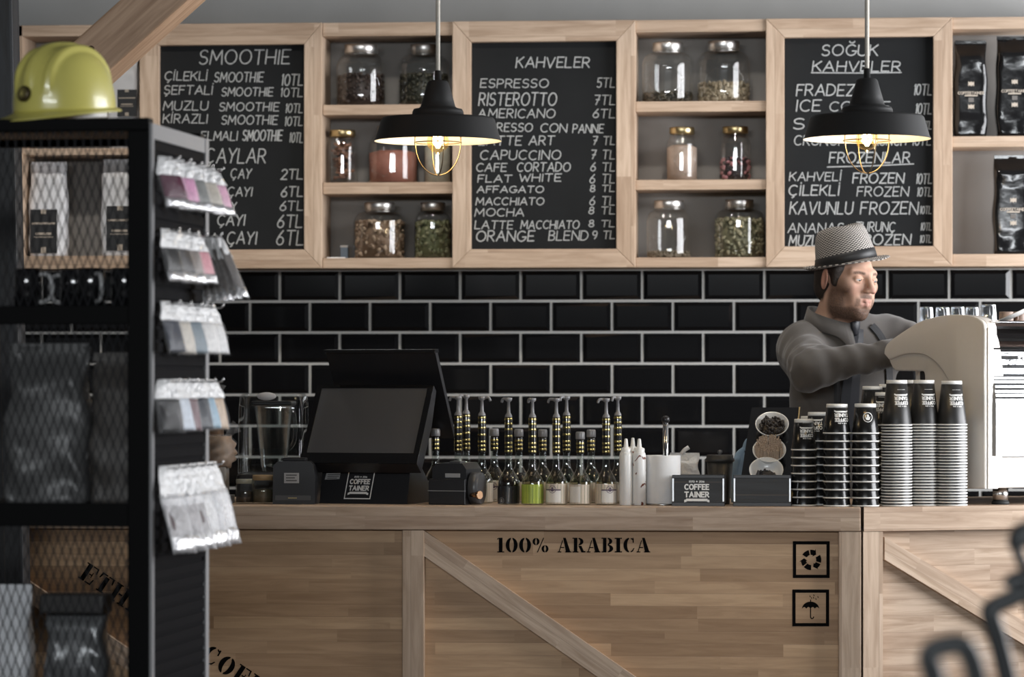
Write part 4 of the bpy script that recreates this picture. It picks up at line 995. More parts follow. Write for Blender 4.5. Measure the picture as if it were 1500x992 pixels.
# ---- syrup bottles
SYR = glass('bottle_glass', (.86, .90, .88), .06, .6)
GOLD = mat('gold_foil', (.55, .44, .18), .25, 1.0); NECK = mat('black_neck_sleeve', (.012, .011, .010), .2, coat=.5)
PUMPM = mat('grey_pump_plastic', (.20, .20, .21), .3)
LBL_CREAM = mat('cream_label', (.58, .50, .41), .5); LBL_WHITE = mat('white_label', (.66, .64, .60), .5); LBL_GREEN = mat('lime_green_label', (.34, .42, .06), .5)
DARKLIQ = mat('dark_syrup', (.012, .006, .004), .1); CLEARLIQ = glass('pale_syrup', (.80, .74, .62), .03, .3); GREENLIQ = glass('green_syrup', (.45, .62, .40), .03, .3)
WINE = mat('purple_mark', (.09, .06, .10), .5)
def bottle(px, Y, kind, label, pump=True, liq=None, rz=0.0):
    s = MPP(px, Y); k = s
    T = thing('syrup_bottle', label, 'bottle', cpos(px, Y), rz, 'syrup bottles in rows on the counter')
    R = 16.2*k
    pr = [(0, .5*k), (R*.92, 0), (R, 1.5*k), (R, 30*k), (R*.96, 34*k), (R*.75, 42*k), (R*.45, 50*k), (R*.36, 57*k), (R*.30, 76*k), (R*.30, 84*k), (R*.34, 84.5*k), (R*.34, 88*k), (R*.28, 88*k)]
    prs = [(v.x, v.y) for v in crom([(a, b, 0) for a, b in pr[3:9]], 4)]
    MB().lathe(pr[:3]+prs+pr[9:], 36).build('glass_body', SYR, T)
    if liq is not None:
        MB().lathe([(0, 2*k), (R*.93, 2*k), (R*.93, 29*k), (R*.9, 33*k), (R*.6, 43*k), (0, 43*k)], 28).build('syrup', liq, T)
    def wrap(a0, a1, z0, z1, r, m, nm, par):
        mb = MB(); n = 20; rings = []
        vs = []
        for i in range(n+1):
            a = a0+(a1-a0)*i/n
            for z in (z0, z1): vs += [(r*math.cos(a), r*math.sin(a), z)]
        mb.add(vs, [[2*i, 2*i+2, 2*i+3, 2*i+1] for i in range(n)], 0, True)
        return mb.build(nm, m, par, fix=False)
    if kind == 'cream':
        wrap(0, 2*PI, 2*k, 31*k, R*1.008, LBL_CREAM, 'label', T)
        wrap(-2.35, -.8, 4*k, 21*k, R*1.016, LBL_WHITE, 'label_panel', T); wrap(-2.35, -.8, 21.3*k, 23*k, R*1.016, WINE, 'label_stripe', T)
        p = MB(); fnc = lambda x, y: (R*1.03*math.sin(x/R), -R*1.03*math.cos(x/R), 23*k+y)
        flat(p, emblem_polys(5.2*k), fnc); p.build('label_mark', WINE, T, fix=False)
    if kind == 'plain':
        wrap(0, 2*PI, 2*k, 30*k, R*1.008, LBL_CREAM, 'label', T); wrap(-3.0, -1.8, 4*k, 27*k, R*1.016, LBL_WHITE, 'label_panel', T)
    if kind == 'green': wrap(0, 2*PI, 2*k, 30*k, R*1.008, LBL_GREEN, 'label', T)
    if kind == 'black':
        wrap(0, 2*PI, 1.5*k, 27*k, R*1.008, BLACK_PLASTIC, 'label', T)
        p = MB(); fnc = lambda x, y: (R*1.02*math.sin(x/R), -R*1.02*math.cos(x/R), y)
        flat(p, ribbon([(-11*k, 5*k), (11*k, 5*k), (12*k, 24*k), (-12*k, 24*k), (-11*k, 5*k)], 1.6*k), fnc)
        p.build('label_border', GREY_TRIM, T, fix=False)
        p = MB(); flat(p, emblem_polys(4.2*k), lambda x, y: (R*1.03*math.sin(x/R), -R*1.03*math.cos(x/R), 6*k+y)); p.build('label_mark', GREY_TRIM, T, fix=False)
    # neck sleeve with gold bands
    top = 128 if pump else 96
    MB().lathe([(R*.34, 74*k), (R*.36, 76*k), (R*.36, (top-3)*k), (R*.33, top*k), (0, top*k)], 24).build('neck_sleeve', NECK, T)
    b = MB(); zs = [78, 84, 90] + ([100, 110, 118, 125] if pump else [])
    for z in zs: b.lathe([(R*.365, (z-1.5)*k), (R*.385, z*k), (R*.365, (z+1.5)*k)], 24)
    b.build('gold_bands', GOLD, T)
    if pump:
        h = MB().lathe([(R*.34, top*k), (R*.3, (top+3)*k), (R*.17, (top+6)*k), (R*.13, (top+22)*k), (R*.3, (top+24)*k), (R*.34, (top+28)*k), (0, (top+28.5)*k)], 20)
        z = (top+26)*k
        h.tube(crom([(0, 0, z), (-6*k, 0, z+.5*k), (-11*k, 0, z), (-13*k, 0, z-5*k)], 4), [2.0*k]*12+[1.5*k], 8)
        h.build('pump', PUMPM, T)
    else:
        MB().lathe([(0, top*k), (R*.4, top*k), (R*.42, (top+1)*k), (R*.42, (top+9)*k), (R*.36, (top+11)*k), (0, (top+11)*k)], 24).build('cap', PUMPM, T)
    return T
bottle(638, 9.62, 'plain', 'short capped syrup bottle peeking out behind the till screen', False)
bottle(671, 9.54, 'cream', 'pump bottle rising behind the right receipt printer, nearer its left side', True, CLEARLIQ, -.2)
bottle(683, 9.66, 'plain', 'pump bottle standing behind the first pump bottle over the printer', True, None, .6)
bottle(706, 9.52, 'plain', 'pump bottle at the right end of the receipt printer', True, CLEARLIQ, 2.9)
bottle(724, 9.64, 'cream', 'capped bottle in the back row, left of the black-labelled bottle', False, CLEARLIQ)
bottle(745, 9.42, 'black', 'pump bottle of dark syrup with a black label and silver border', True, DARKLIQ, -.6)
bottle(760, 9.60, 'plain', 'capped bottle in the back row behind the dark syrup bottle', False, DARKLIQ)
bottle(780, 9.40, 'green', 'pump bottle with a plain lime green label', True, CLEARLIQ, -1.0)
bottle(795, 9.58, 'plain', 'capped bottle in the back row behind the green-labelled bottle', False, CLEARLIQ)
bottle(815, 9.40, 'cream', 'pump bottle with cream label and round purple mark, right of the green label', True, CLEARLIQ, -.3)
bottle(830, 9.56, 'plain', 'green-tinted pump bottle in the back row', True, GREENLIQ, .8)
bottle(850, 9.40, 'plain', 'capped bottle with cream label and no pump in the front row', False, CLEARLIQ, .3)
bottle(866, 9.57, 'plain', 'capped bottle in the back row between the two right pump bottles', False, GREENLIQ)
bottle(888, 9.40, 'cream', 'pump bottle with cream label beside the white sauce bottles', True, CLEARLIQ, .4)
bottle(905, 9.55, 'plain', 'pump bottle in the back row behind the white sauce bottles', True, None, .9)
# ---- white squeeze bottles
COW = NT('white_with_brown_swirls'); _tc = COW.n('ShaderNodeTexCoord'); _nz = COW.n('ShaderNodeTexNoise', {'Vector': _tc.outputs['Object'], 'Scale': 34.0, 'Detail': 1.5, 'Distortion': 1.2})
_r2 = COW.n('ShaderNodeValToRGB', {0: _nz.outputs[0]}); _r2.color_ramp.interpolation = 'CONSTANT'
_r2.color_ramp.elements[0].color = (.78, .78, .77, 1); _r2.color_ramp.elements[1].position = .60; _r2.color_ramp.elements[1].color = (.16, .05, .035, 1)
COW.set(COW.b, 'Base Color', _r2.outputs[0]); COW.set(COW.b, 'Roughness', .35); COW = COW.m
for px, Y, nm, m in ((917, 9.385, 'left', WHITE_PLASTIC), (927, 9.45, 'middle', COW), (936.5, 9.385, 'right', COW)):
    k = MPP(px, Y); T = thing('sauce_bottle', 'white squeeze bottle with pointed nozzle, %s of the three' % nm, 'bottle', cpos(px, Y), random.uniform(0, 3), 'white squeeze sauce bottles')
    MB().lathe([(0, 0), (9*k, 0), (9.8*k, 1*k), (9.8*k, 72*k), (9*k, 76*k), (7.5*k, 78*k), (0, 78*k)], 28).build('body', m, T)
    MB().lathe([(7.8*k, 77.5*k), (7.8*k, 83*k), (4.5*k, 84.5*k), (3.6*k, 85*k), (2.4*k, 96*k), (1.6*k, 97.5*k), (0, 97.5*k)], 24).build('nozzle_cap', WHITE_PLASTIC, T)
# ---- paper towel on its holder
Y = 9.42; px = 971; k = MPP(px, Y)
T = thing('towel_holder', 'steel kitchen roll holder with a black knob, its rod above the white roll', 'holder', cpos(px, Y))
MB().lathe([(0, 0), (26*k, 0), (26*k, 1.5*k), (25*k, 2*k), (0, 2*k)], 32).build('base', STEEL, T)
MB().cyl((4*k, 0, 2*k), (4*k, 0, 121*k), 4.2*k, n=20).build('rod', CHROME, T)
MB().lathe([(0, 119*k), (4*k, 119.5*k), (6*k, 123*k), (6*k, 127*k), (3*k, 130*k), (0, 130.5*k)], 20, c=(4*k, 0, 0)).build('knob', BLACK_PLASTIC, T)
T2 = thing('paper_towel_roll', 'thick white paper towel roll beside the sauce bottles', 'paper roll', cpos(px, Y)+Vector((0, 0, 2.05*k)))
MB().lathe([(10*k, .5*k), (25.4*k, 0), (25.9*k, 1*k), (25.9*k, 69.5*k), (25.4*k, 70.5*k), (10*k, 70*k)], 44, closed=True).build('paper', mat('white_paper', (.75, .75, .75), .7), T2)
# ---- black boxes
WOODBLK = wood('black_stained_wood', (.021, .021, .021), (.014, .014, .015), pl=.6, pw=.08, rough=.45, grain=.5)
ALU = mat('aluminium_corner', (.66, .67, .68), .3, 1.0)
def blackbox(px0, px1, py, Y, d, name, label, cat, rz=0):
    pc = (px0+px1)/2; k = MPP(pc, Y); w = (px1-px0)*k; h = ch(pc, py, Y)
    c = cpos(pc, Y); T = thing(name, label, cat, (c.x, Y, ZTOP), rz)
    th = .006; mb = MB()
    mb.box((-w/2, 0, .006), (w/2, th, h), 0, .0015).box((-w/2, d-th, .006), (w/2, d, h), 0, .0015).box((-w/2, th, .006), (-w/2+th, d-th, h)).box((w/2-th, th, .006), (w/2, d-th, h)).box((-w/2+th, th, .006), (w/2-th, d-th, .012))
    mb.build('box_body', WOODBLK, T)
    for sx in (-1, 1): MB().box((sx*(w/2+.001), -.0012, .012), (sx*(w/2-.0045), .006, h-.007), 0, .0008).build('corner_strip', ALU, T)
    MB().box((-w/2-.002, -.003, 0), (w/2+.002, .001, .010), 0, .001).build('base_edge', BLACK_PLASTIC, T)
    MB().box((-w/2-.001, -.002, h-.007), (w/2+.001, .003, h+.002), 0, .001).build('rim', BLACK_PLASTIC, T)
    return T, w, h
T, w, h = blackbox(985, 1060.5, 697, 9.33, .12, 'napkin_box', 'low black wooden box printed with the round-cornered COFFEE TAINER logo', 'box', -.03)
p = MB(); k = MPP(1021, 9.33); flat(p, logo_polys(37*k), lambda x, y: (x-2*k, -.0011, h*.50+y)); p.build('logo', PRINT_WHITE, T, fix=False)
MB().box((-w*.42, .02, .012), (w*.42, .1, h-.012), 0, .002).build('napkins', mat('white_paper', (.75, .75, .75), .7), T)
# ---- condiment organiser: black box with a leaning three-hole board
T, w, h = blackbox(1075, 1158, 697, 9.33, .05, 'condiment_organiser', 'black organiser box with a leaning board holding three round bowls', 'organiser', 0)
o0 = T.location.copy()
yb0 = 9.33+.075
cor = [(1086, 697), (1160.5, 697), (1169, 597), (1101, 597)]
def onboard(px, py):     # leaning plane: rises 160 mm while going back 95 mm
    z0_ = ZTOP+h; sl = 1.0
    x = (px-CX)/FPX; dz = (HORIZON-py)/FPX
    # Y = yb0 + sl*(z-z0_)
    t = (yb0+sl*(EYE-z0_))/((CA+SA*x)-sl*dz)
    return Vector((t*(-SA+CA*x), t*(CA+SA*x), EYE+t*dz))
q = [onboard(*c) for c in cor]; nrm = (q[1]-q[0]).cross(q[3]-q[0]).normalized()
if nrm.y > 0: nrm = -nrm
q[0] = q[0]+(q[0]-q[3])*.30; q[1] = q[1]+(q[1]-q[2])*.30
q = [v+(Vector((0, 0, 0))) for v in q]
vs = [v-o0 for v in q]+[v-o0-nrm*.012 for v in q]
MB().add(vs, [[0, 1, 2, 3], [7, 6, 5, 4], [0, 4, 5, 1], [1, 5, 6, 2], [2, 6, 7, 3], [3, 7, 4, 0]]).build('leaning_board', BLACK_GLOSS, T)
sv = [q[1]-o0, q[2]-o0, Vector((q[2].x-o0.x, q[2].y-o0.y+.03, .002)), Vector((q[1].x-o0.x, q[1].y-o0.y+.01, .002))]
sv2 = [v+Vector((.005, 0, 0)) for v in sv]
MB().add(sv+sv2, [[0, 1, 2, 3], [7, 6, 5, 4], [0, 4, 5, 1], [1, 5, 6, 2], [2, 6, 7, 3], [3, 7, 4, 0]]).build('side_wall', BLACK_GLOSS, T)
e_ = MB().tube([q[1]-o0+Vector((.004, -.002, 0)), q[2]-o0+Vector((.004, -.002, 0))], .0025, 6, smooth=False).build('edge_strip', mat('worn_brass_edge', (.30, .22, .10), .4, .8), T)
PORC = mat('white_porcelain', (.72, .71, .69), .2, coat=.3)
ux = (q[1]-q[0]).normalized(); vy = nrm.cross(ux); vy = vy if vy.z > 0 else -vy
def bowl(px, py, rx_px, label, fillf, nm, m_fill):
    c = onboard(px, py); k = MPP(px, c.y); R = rx_px*k
    T = thing('bowl', label, 'bowl', c+nrm*.022, 0, 'round bowls set in the leaning black board')
    Rm = Matrix((ux, vy, nrm)).transposed().to_4x4()
    o = MB().lathe([(0, -.024), (R*.5, -.022), (R*.82, -.010), (R*.93, .004), (R*1.0, .006), (R*1.0, .003), (R*.9, -.004), (R*.8, -.016), (R*.5, -.027), (0, -.029)], 40, M=Rm).build('dish', PORC, T)
    f = fillf(R, Rm).build(nm, m_fill, T); f['kind'] = 'stuff'
rr = random.Random(4)
def beans(R, Rm):
    mb = MB(); b = chunks(R*.74, -.016, .008, 150, .0065, .8, rr, 1.3)
    mb.add([Rm @ (Vector(v)+Vector((0, -R*.14, 0))) for v in b.v], b.f, 0, True); return mb
def sticks(R, Rm):
    mb = MB()
    for k in range(230):
        a = rr.uniform(0, 2*PI); r = R*.80*math.sqrt(rr.random())
        c = Vector((r*math.cos(a), r*math.sin(a), -.012)); top = c+Vector((rr.uniform(-.004, .004), .012+rr.uniform(0, .008), .022+rr.uniform(0, .006)))
        mb.cyl(Rm @ c, Rm @ top, .0022, n=5, smooth=False)
    return mb
def few(R, Rm):
    mb = MB(); b = chunks(R*.6, -.018, -.004, 26, .008, .5, rr, 1.6)
    mb.add([Rm @ Vector(v)-Vector((0, 0, .012)) for v in b.v], b.f); return mb
bowl(1131, 631, 24.5, 'top white bowl of the leaning board, filled with dark coffee beans', beans, 'coffee_beans', mat('roast_beans', (.020, .014, .011), .35))
bowl(1127, 669, 24.5, 'middle white bowl of the leaning board, packed with tan sugar sticks', sticks, 'sugar_sticks', mat('tan_sticks', (.42, .32, .24), .7, noise=.3, nscale=300))
bowl(1122.5, 698, 25, 'lowest white bowl, half hidden behind the black organiser box', few, 'dark_sachets', mat('dark_sachet', (.05, .045, .045), .5))
# ---- dark lidded takeaway tumbler, cloth, plastic bag
Y = 9.50; px = 1054.5; k = MPP(px, Y); MATTE = mat('matt_black_card', (.020, .019, .018), .5)
T = thing('lidded_cup', 'dark takeaway cup with a knobbed lid between the two black boxes', 'cup', cpos(px, Y))
MB().lathe([(0, 0), (14*k, 0), (14.3*k, 1*k), (19.5*k, 64*k), (0, 64*k)], 36).build('body', MATTE, T)
MB().lathe([(20.5*k, 62*k), (21.5*k, 63*k), (21.5*k, 66*k), (20*k, 67*k), (19.6*k, 71*k), (18.5*k, 72*k), (0, 71.5*k)], 36).build('lid', MATTE, T)
MB().lathe([(2*k, 71*k), (2*k, 73*k), (3.6*k, 75*k), (3.4*k, 78*k), (0, 79.5*k)], 16).build('knob', mat('grey_knob', (.10, .10, .10), .3), T)
Y = 9.62; px = 1086; k = MPP(px, Y); BLUE = mat('pale_blue_cloth', (.26, .36, .46), .8, noise=.2, nscale=60)
T = thing('cleaning_cloth', 'pale blue folded cloth tucked behind the leaning board', 'cloth', cpos(px, Y))
for a, b in (((-9, 0), (-2, 76)), ((-2, 0), (9, 92))):
    MB().tube(crom([(a[0]*k, 0, 0), (a[0]*k-.004, 0, 30*k), ((a[0]+b[0])/2*k, .0, 62*k), (b[0]*k, 0, b[1]*k*.93), ((b[0]+7)*k, 0, b[1]*k)], 5), [6*k]*21, 10, flat=.5).build('fold', BLUE, T)
Y = 9.66; px = 1003; k = MPP(px, Y)
T = thing('plastic_bag', 'translucent white plastic bag bunched behind the paper towel roll', 'bag', cpos(px, Y)); pouch(T, 44*k, .05, 72*k, film('white_cloudy_film', (.86, .86, .86), .8, .25), 31, wr=.005); 
MB().tube([(-.01, 0, 70*k), (.0, 0, 76*k), (.012, 0, 80*k)], .006, 8).build('knot', film('white_cloudy_film', (.86, .86, .86), .8, .25), T)
# ---- till
Y = 9.42; px = 532; k = MPP(px, Y)
PHI = -math.radians(12)
T = thing('till', 'black double-screen till with the framed COFFEE TAINER sticker on its base', 'till', cpos(px, Y), PHI)
w = 68*k
base = MB()
base.prism([(0, 0), (.20, 0), (.20, .05), (.12, .105), (.030, .113)], -w, w, plane='YZ'); base.build('base', BLACK_PLASTIC, T)
def slab(pts_yz, x0, x1, m, nm, par): return MB().prism(pts_yz, x0, x1, plane='YZ').build(nm, m, par)
# front display: leans away from the customer
zb_, zt_ = ch(525, 679, Y), ch(540, 565, Y)
yb_, yt_ = -.035, .115
d = Vector((yt_-yb_, zt_-zb_)); L = d.length; d.normalize(); n2 = Vector((-d.y, d.x))     # n2 towards the customer/up
def fp(u, v): return (yb_+d.x*u+n2.x*v, zb_+d.y*u+n2.y*v)
W0, W1 = -93*k, 89*k
hs = slab([fp(0, 0), fp(L, 0), fp(L, -.028), fp(L*.6, -.05), fp(.0, -.045)], W0, W1, BLACK_PLASTIC, 'customer_display', T)
SCREEN = mat('grey_lcd_glass', (.065, .067, .074), .3, spec=.6, noise=.02)
def pt(u, x, v): a = fp(u, v); return (x, a[0], a[1])
bz = .022
mb = MB(); mb.add([pt(.034, W0+.016, .0008), pt(.034, W1-.016, .0008), pt(L-.010, W1-.016, .0008), pt(L-.010, W0+.016, .0008)], [[0, 1, 2, 3]]); mb.build('screen', SCREEN, hs, fix=False)
mb = MB()
for a, b in (((0, W0), (.034, W1)), ((L-.010, W0), (L, W1)), ((.034, W0), (L-.010, W0+.016)), ((.034, W1-.016), (L-.010, W1))):
    v = [pt(a[0], a[1], 0), pt(a[0], b[1], 0), pt(b[0], b[1], 0), pt(b[0], a[1], 0)]; u = [pt(a[0], a[1], .003), pt(a[0], b[1], .003), pt(b[0], b[1], .003), pt(b[0], a[1], .003)]
    mb.add(v+u, [[0, 1, 2, 3], [7, 6, 5, 4], [0, 4, 5, 1], [1, 5, 6, 2], [2, 6, 7, 3], [3, 7, 4, 0]])
mb.build('bezel', BLACK_GLOSS, hs)
# rear display seen from its back, leaning the other way
zt2, zb2 = ch(556, 516, Y+.12), ch(556, 637, Y+.2)
X0_, X1_ = -74*k, 96*k
slab([(.085, zt2), (.105, zt2+.006), (.275, zb2), (.262, zb2-.01)], X0_, X1_, BLACK_PLASTIC, 'operator_display', T)
slab([(.10, zt2-.004), (.118, zt2-.035), (.25, zb2+.01), (.262, zb2)], X0_+.02, X1_-.02, SATIN_BLACK, 'rear_housing', T)
slab([(.07, zt2-.002), (.075, zt2+.006), (.11, zt2+.008), (.11, zt2-.002)], X0_-.003, X1_+.003, BLACK_GLOSS, 'top_edge', T)
MB().box((-.05, .13, .09), (.06, .19, .20), 0, .006).build('stand_arm', SATIN_BLACK, T)
# sticker and small label on the slanting front of the base
def bf(x, z): return (x, .030*z/.113-.0015, z)
p = MB(); lw = 40*k
flat(p, logo_polys(lw*.80, frame=True), lambda x, y: bf(x-8*k+ y*.10, .052+y)); p.build('logo_sticker', PRINT_WHITE, T, fix=False)
LBLG = mat('grey_paper_label', (.30, .30, .30), .6)
p = MB(); p.add([bf(-63*k, .066), bf(-40*k, .068), bf(-39*k, .086), bf(-61*k, .084)], [[0, 1, 2, 3]]); lb = p.build('price_label', LBLG, T, fix=False)
p = MB()
for r in range(3): flat(p, [[(-59*k+.001*r, .0685+.005*r), (-(44-3*r)*k, .0695+.005*r), (-(44-3*r)*k, .0715+.005*r), (-59*k, .0705+.005*r)]], lambda x, y: tuple(Vector(bf(x, y))+Vector((0, -.0006, 0))))
p.build('label_lines', mat('dark_print', (.05, .05, .05), .6), lb, fix=False)
# ---- receipt printers
Y = 9.37; px = 431; k = MPP(px, Y)
T = thing('receipt_printer', 'black receipt printer with a grey label, left of the till', 'printer', cpos(px, Y))
MB().prism([(-32*k, 0), (30*k, 0), (31*k, 40*k), (28*k, 58*k), (22*k, 63*k), (-24*k, 63*k), (-31*k, 57*k)], 0, .15, plane='XZ').build('housing', BLACK_PLASTIC, T)
MB().box((-20*k, .03, 62*k), (16*k, .13, 68*k), 0, .006).build('paper_cover', BLACK_PLASTIC, T)
l_ = MB().box((-15*k, -.0012, 31*k), (7*k, .001, 46*k), 0, .0004).build('price_label', LBLG, T)
p = MB()
for r in range(3): flat(p, [[(-12*k, (34+4*r)*k), ((4-3*(r % 2))*k, (34+4*r)*k), ((4-3*(r % 2))*k, (35.6+4*r)*k), (-12*k, (35.6+4*r)*k)]], lambda x, y: (x, -.0018, y))
p.build('label_lines', mat('dark_print', (.05, .05, .05), .6), l_, fix=False)
MB().box((-28*k, -.001, 6*k), (24*k, .003, 13*k)).build('paper_slot', mat('grey_slot', (.06, .06, .062), .3), T)
MB().box((-9*k, -.003, 8.5*k), (4*k, .001, 10*k), 0, .0005).build('tear_bar', BRASS, T)
Y = 9.36; px = 656; k = MPP(px, Y)
T = thing('receipt_printer', 'black receipt printer with lock on its side, right of the till', 'printer', cpos(px, Y), -math.radians(12))
MB().box((-30*k, 0, 0), (27*k, .16, 38*k), 0, .003).build('housing', BLACK_PLASTIC, T)
MB().prism([(-26*k, 38*k), (26*k, 38*k), (26*k, 52*k), (20*k, 61*k), (-19*k, 61*k), (-26*k, 54*k)], .012, .15, plane='XZ').build('upper_housing', BLACK_PLASTIC, T)
MB().box((-1*k, .02, 60*k), (16*k, .07, 64*k), 0, .002).build('paper_cover', mat('grey_slot', (.06, .06, .062), .3), T)
l_ = MB().box((-6*k, .0105, 40*k), (17*k, .0135, 46*k), 0, .0004).build('price_label', LBLG, T)
MB().box((-31*k, -.001, 20*k), (27.5*k, .001, 21*k)).build('front_seam', GREY_TRIM, T)
mb = MB().cyl((29*k, .05, 24*k), (44*k, .05, 24*k), 23*k, n=28); mb.build('side_drum', mat('grey_side_cover', (.055, .056, .06), .35), T)
MB().cyl((30*k, .02, 15*k), (46*k, .0, 15*k), 3.6*k, n=14).cyl((46*k, .0, 15*k), (50*k, -.004, 15*k), 6*k, n=14).build('lock_barrel', mat('copper_lock', (.45, .28, .17), .25, 1.0), T)
# ---- blender with clear sound cover
Y = 9.66; px = 401; k = MPP(px, Y)
T = thing('blender', 'bar blender under a clear boxy sound cover, left of the till', 'blender', cpos(px, Y))
MB().box((-49*k, -.085, 0), (49*k, .085, 40*k), 0, .012).build('motor_base', BLACK_PLASTIC, T)
CLR = glass('clear_polycarbonate', (.9, .92, .92), .05, .7)
mb = MB()
rings = []
for z, f in ((40, 1.0), (60, 1.0), (135, .98), (152, .95), (157, .86)):
    rg = []
    for j in range(48):
        a = 2*PI*j/48; c_, s_ = math.cos(a), math.sin(a)
        rg.append(Vector((math.copysign(abs(c_)**.3, c_)*49*k*f, math.copysign(abs(s_)**.3, s_)*.085*f, z*k)))
    rings.append(rg)
mb.loft(rings, capa=False); mb.build('sound_cover', CLR, T)
mb = MB().lathe([(16*k, 44*k), (19*k, 52*k), (28*k, 140*k), (29*k, 141*k), (27*k, 141*k), (18*k, 53*k), (0, 48*k)], 28); mb.build('jug', CLR, T)
MB().tube(crom([(22*k, -.02, 130*k), (33*k, -.04, 126*k), (34*k, -.04, 90*k), (22*k, -.02, 74*k)], 6), .006, 8).build('jug_handle', CLR, T)
MB().box((-30*k, -.05, 139*k), (30*k, .05, 146*k), 0, .006).build('jug_lid', BLACK_PLASTIC, T)
MB().box((-40*k, -.088, 70*k), (40*k, -.080, 77*k), 0, .002).build('cover_latch', CLR, T)
b = MB().lathe([(0, .003), (13*k, .002), (14*k, 0), (14*k, -.003), (0, -.003)], 32, axis='Y', M=Matrix.Scale(1, 4)).build('maker_plate', mat('silver_plate', (.5, .5, .52), .4), T)
b.location = (-4*k, -.084, 153*k); b.scale = (1, -1, .42)
# ---- jars and bag at the far left of the counter
def small_jar(px, w_px, ytop, Y, label, lid, fillc):
    k = MPP(px, Y); R = w_px/2*k; H = ch(px, ytop, Y)
    T = thing('storage_jar', label, 'jar', cpos(px, Y), 0, 'storage jars by the left receipt printer')
    MB().lathe([(0, .002), (R*.95, 0), (R, .004), (R, H*.74), (R*.9, H*.8), (R*.88, H*.86)], 32).build('glass_body', GLASS, T)
    MB().lathe([(0, .004), (R*.93, .004), (R*.93, H*.5), (0, H*.53)], 24).build('filling', mat('fill_%s' % lid.name, fillc, .5, noise=.3, nscale=60), T)
    MB().lathe([(R*.9, H*.82), (R*.95, H*.83), (R*.95, H*.98), (R*.9, H), (0, H)], 32).build('lid', lid, T)
small_jar(359, 28, 702, 9.42, 'dark glass jar with a pale rim, next to the paper bag', mat('pale_ring_lid', (.35, .36, .30), .4), (.02, .018, .015))
small_jar(386, 34, 696, 9.42, 'glass jar with a tan lid close to the left receipt printer', mat('tan_lid', (.36, .25, .13), .5), (.09, .075, .045))
Y = 9.45; px = 326; k = MPP(px, Y)
T = thing('carton', 'grey-white carton under the brown bread packet, half behind the rack', 'box', cpos(px, Y))
MB().box((-30*k, -.04, 0), (15*k, .04, 12*k), 0, .002).build('carton_base', mat('grey_card', (.20, .20, .20), .7), T)
MB().box((-28*k, -.035, 12*k), (7*k, .035, 53*k), 0, .002).build('carton_body', mat('pale_carton', (.30, .29, .27), .7), T)
o = thing('bread_packet', 'brown bread packet in clear plastic lying on the carton', 'packet', cpos(px, Y)+Vector((0, 0, 53*k)))
KRAFT = mat('brown_crust', (.20, .13, .08), .6, noise=.45, nscale=40)
rings = []
for i in range(9):
    t = i/8; f = math.sin(PI*(.12+.76*t))**.4*(1+.09*(-1)**i)
    rings.append([Vector(((-32+52*(.5+.5*math.cos(a)*f))*k*1.0, .05*math.sin(a)*f, 44*k*t+.004*math.sin(5*a+i))) for a in [2*PI*j/28 for j in range(28)]])
MB().loft(rings).build('loaf', KRAFT, o)
MB().loft([[Vector((v.x*1.06, v.y*1.08, v.z*1.05)) for v in r] for r in rings]).build('wrapper', FILM, o)
MB().tube([(8*k, 0, 44*k), (14*k, -.01, 54*k), (22*k, -.01, 60*k)], [.008, .014, .02], 10).build('twisted_end', FILM, o)
Y = 9.60; px = 317; k = MPP(px, Y)
T = thing('kraft_sleeve', 'tall brown kraft paper bundle in plastic behind the hanging packets', 'packet', cpos(px, Y))
MB().tube([(0, 0, 0), (0, 0, 120*k), (-2*k, 0, 150*k)], [11*k, 11*k, 10*k], 20).build('paper_roll', mat('kraft_paper', (.22, .145, .10), .7, noise=.2, nscale=30), T)
MB().tube([(-2*k, 0, 150*k), (0, 0, 160*k), (3*k, 0, 172*k)], [11*k, 8*k, 12*k], 16).build('plastic_top', FILM, T)
# ------------------------------------------------------------------ paper cups
CUP = mat('black_paper_cup', (.013, .013, .013), .42, noise=.03); CUPG = mat('glossy_black_paper_cup', (.010, .010, .010), .22, noise=.03)
CUPW = mat('white_cup_rim', (.74, .73, .70), .45)
def make_cup(rr, rb, h, body, printf=None, label='', group='', emblem=False, ang=.35):
    """upside-down paper cup: rim down, base up"""
    T = thing('paper_cup', label, 'cup', (0, 0, 0), 0, group)
    MB().lathe([(rr*.965, .002), (rb, h-.009), (rb*.9, h-.009)], 40).build('body', body, T)
    MB().lathe([(rr*.955, .0004), (rr*.985, 0), (rr, .0018), (rr*.985, .0040), (rr*.955, .0038)], 40, closed=True).build('rim', CUPW, T)
    MB().lathe([(rb*.99, h-.010), (rb*1.02, h-.0095), (rb*1.0, h-.0005), (rb*.95, h), (rb*.94, h-.006), (0, h-.006)], 40).build('base', CUPW, T)
    if printf:
        z0 = h*.55; L = rb*1.5
        def fn(x, y):
            z = z0-y; r = rr*.965+(rb-rr*.965)*(z-.002)/(h-.011)+.0003
            a = -PI/2+ang-x/r
            return (r*math.cos(a), r*math.sin(a), z)
        p = MB()
        if emblem: flat(p, emblem_polys(rb*.44), lambda x, y: fn(-x, -y))
        else:
            flat(p, logo_polys(L), fn)
            for q in range(6): flat(p, [_r(-.3*L+.1*L*q, -.72*L, -.2*L+.1*L*q, -.705*L)], fn)
        p.build('printed_logo', PRINT_WHITE, T, fix=False)
    return T
ORD = ['topmost', 'second', 'third', 'fourth', 'fifth', 'sixth', 'seventh', 'eighth', 'ninth', 'tenth', 'eleventh', 'twelfth', 'thirteenth', 'fourteenth', 'fifteenth', 'sixteenth', 'seventeenth', 'eighteenth', 'nineteenth', 'twentieth']
ORD += ['twenty-'+w_ for w_ in ORD[1:1]]+['twenty-first', 'twenty-second', 'twenty-third', 'twenty-fourth', 'twenty-fifth', 'twenty-sixth', 'twenty-seventh', 'twenty-eighth', 'twenty-ninth']
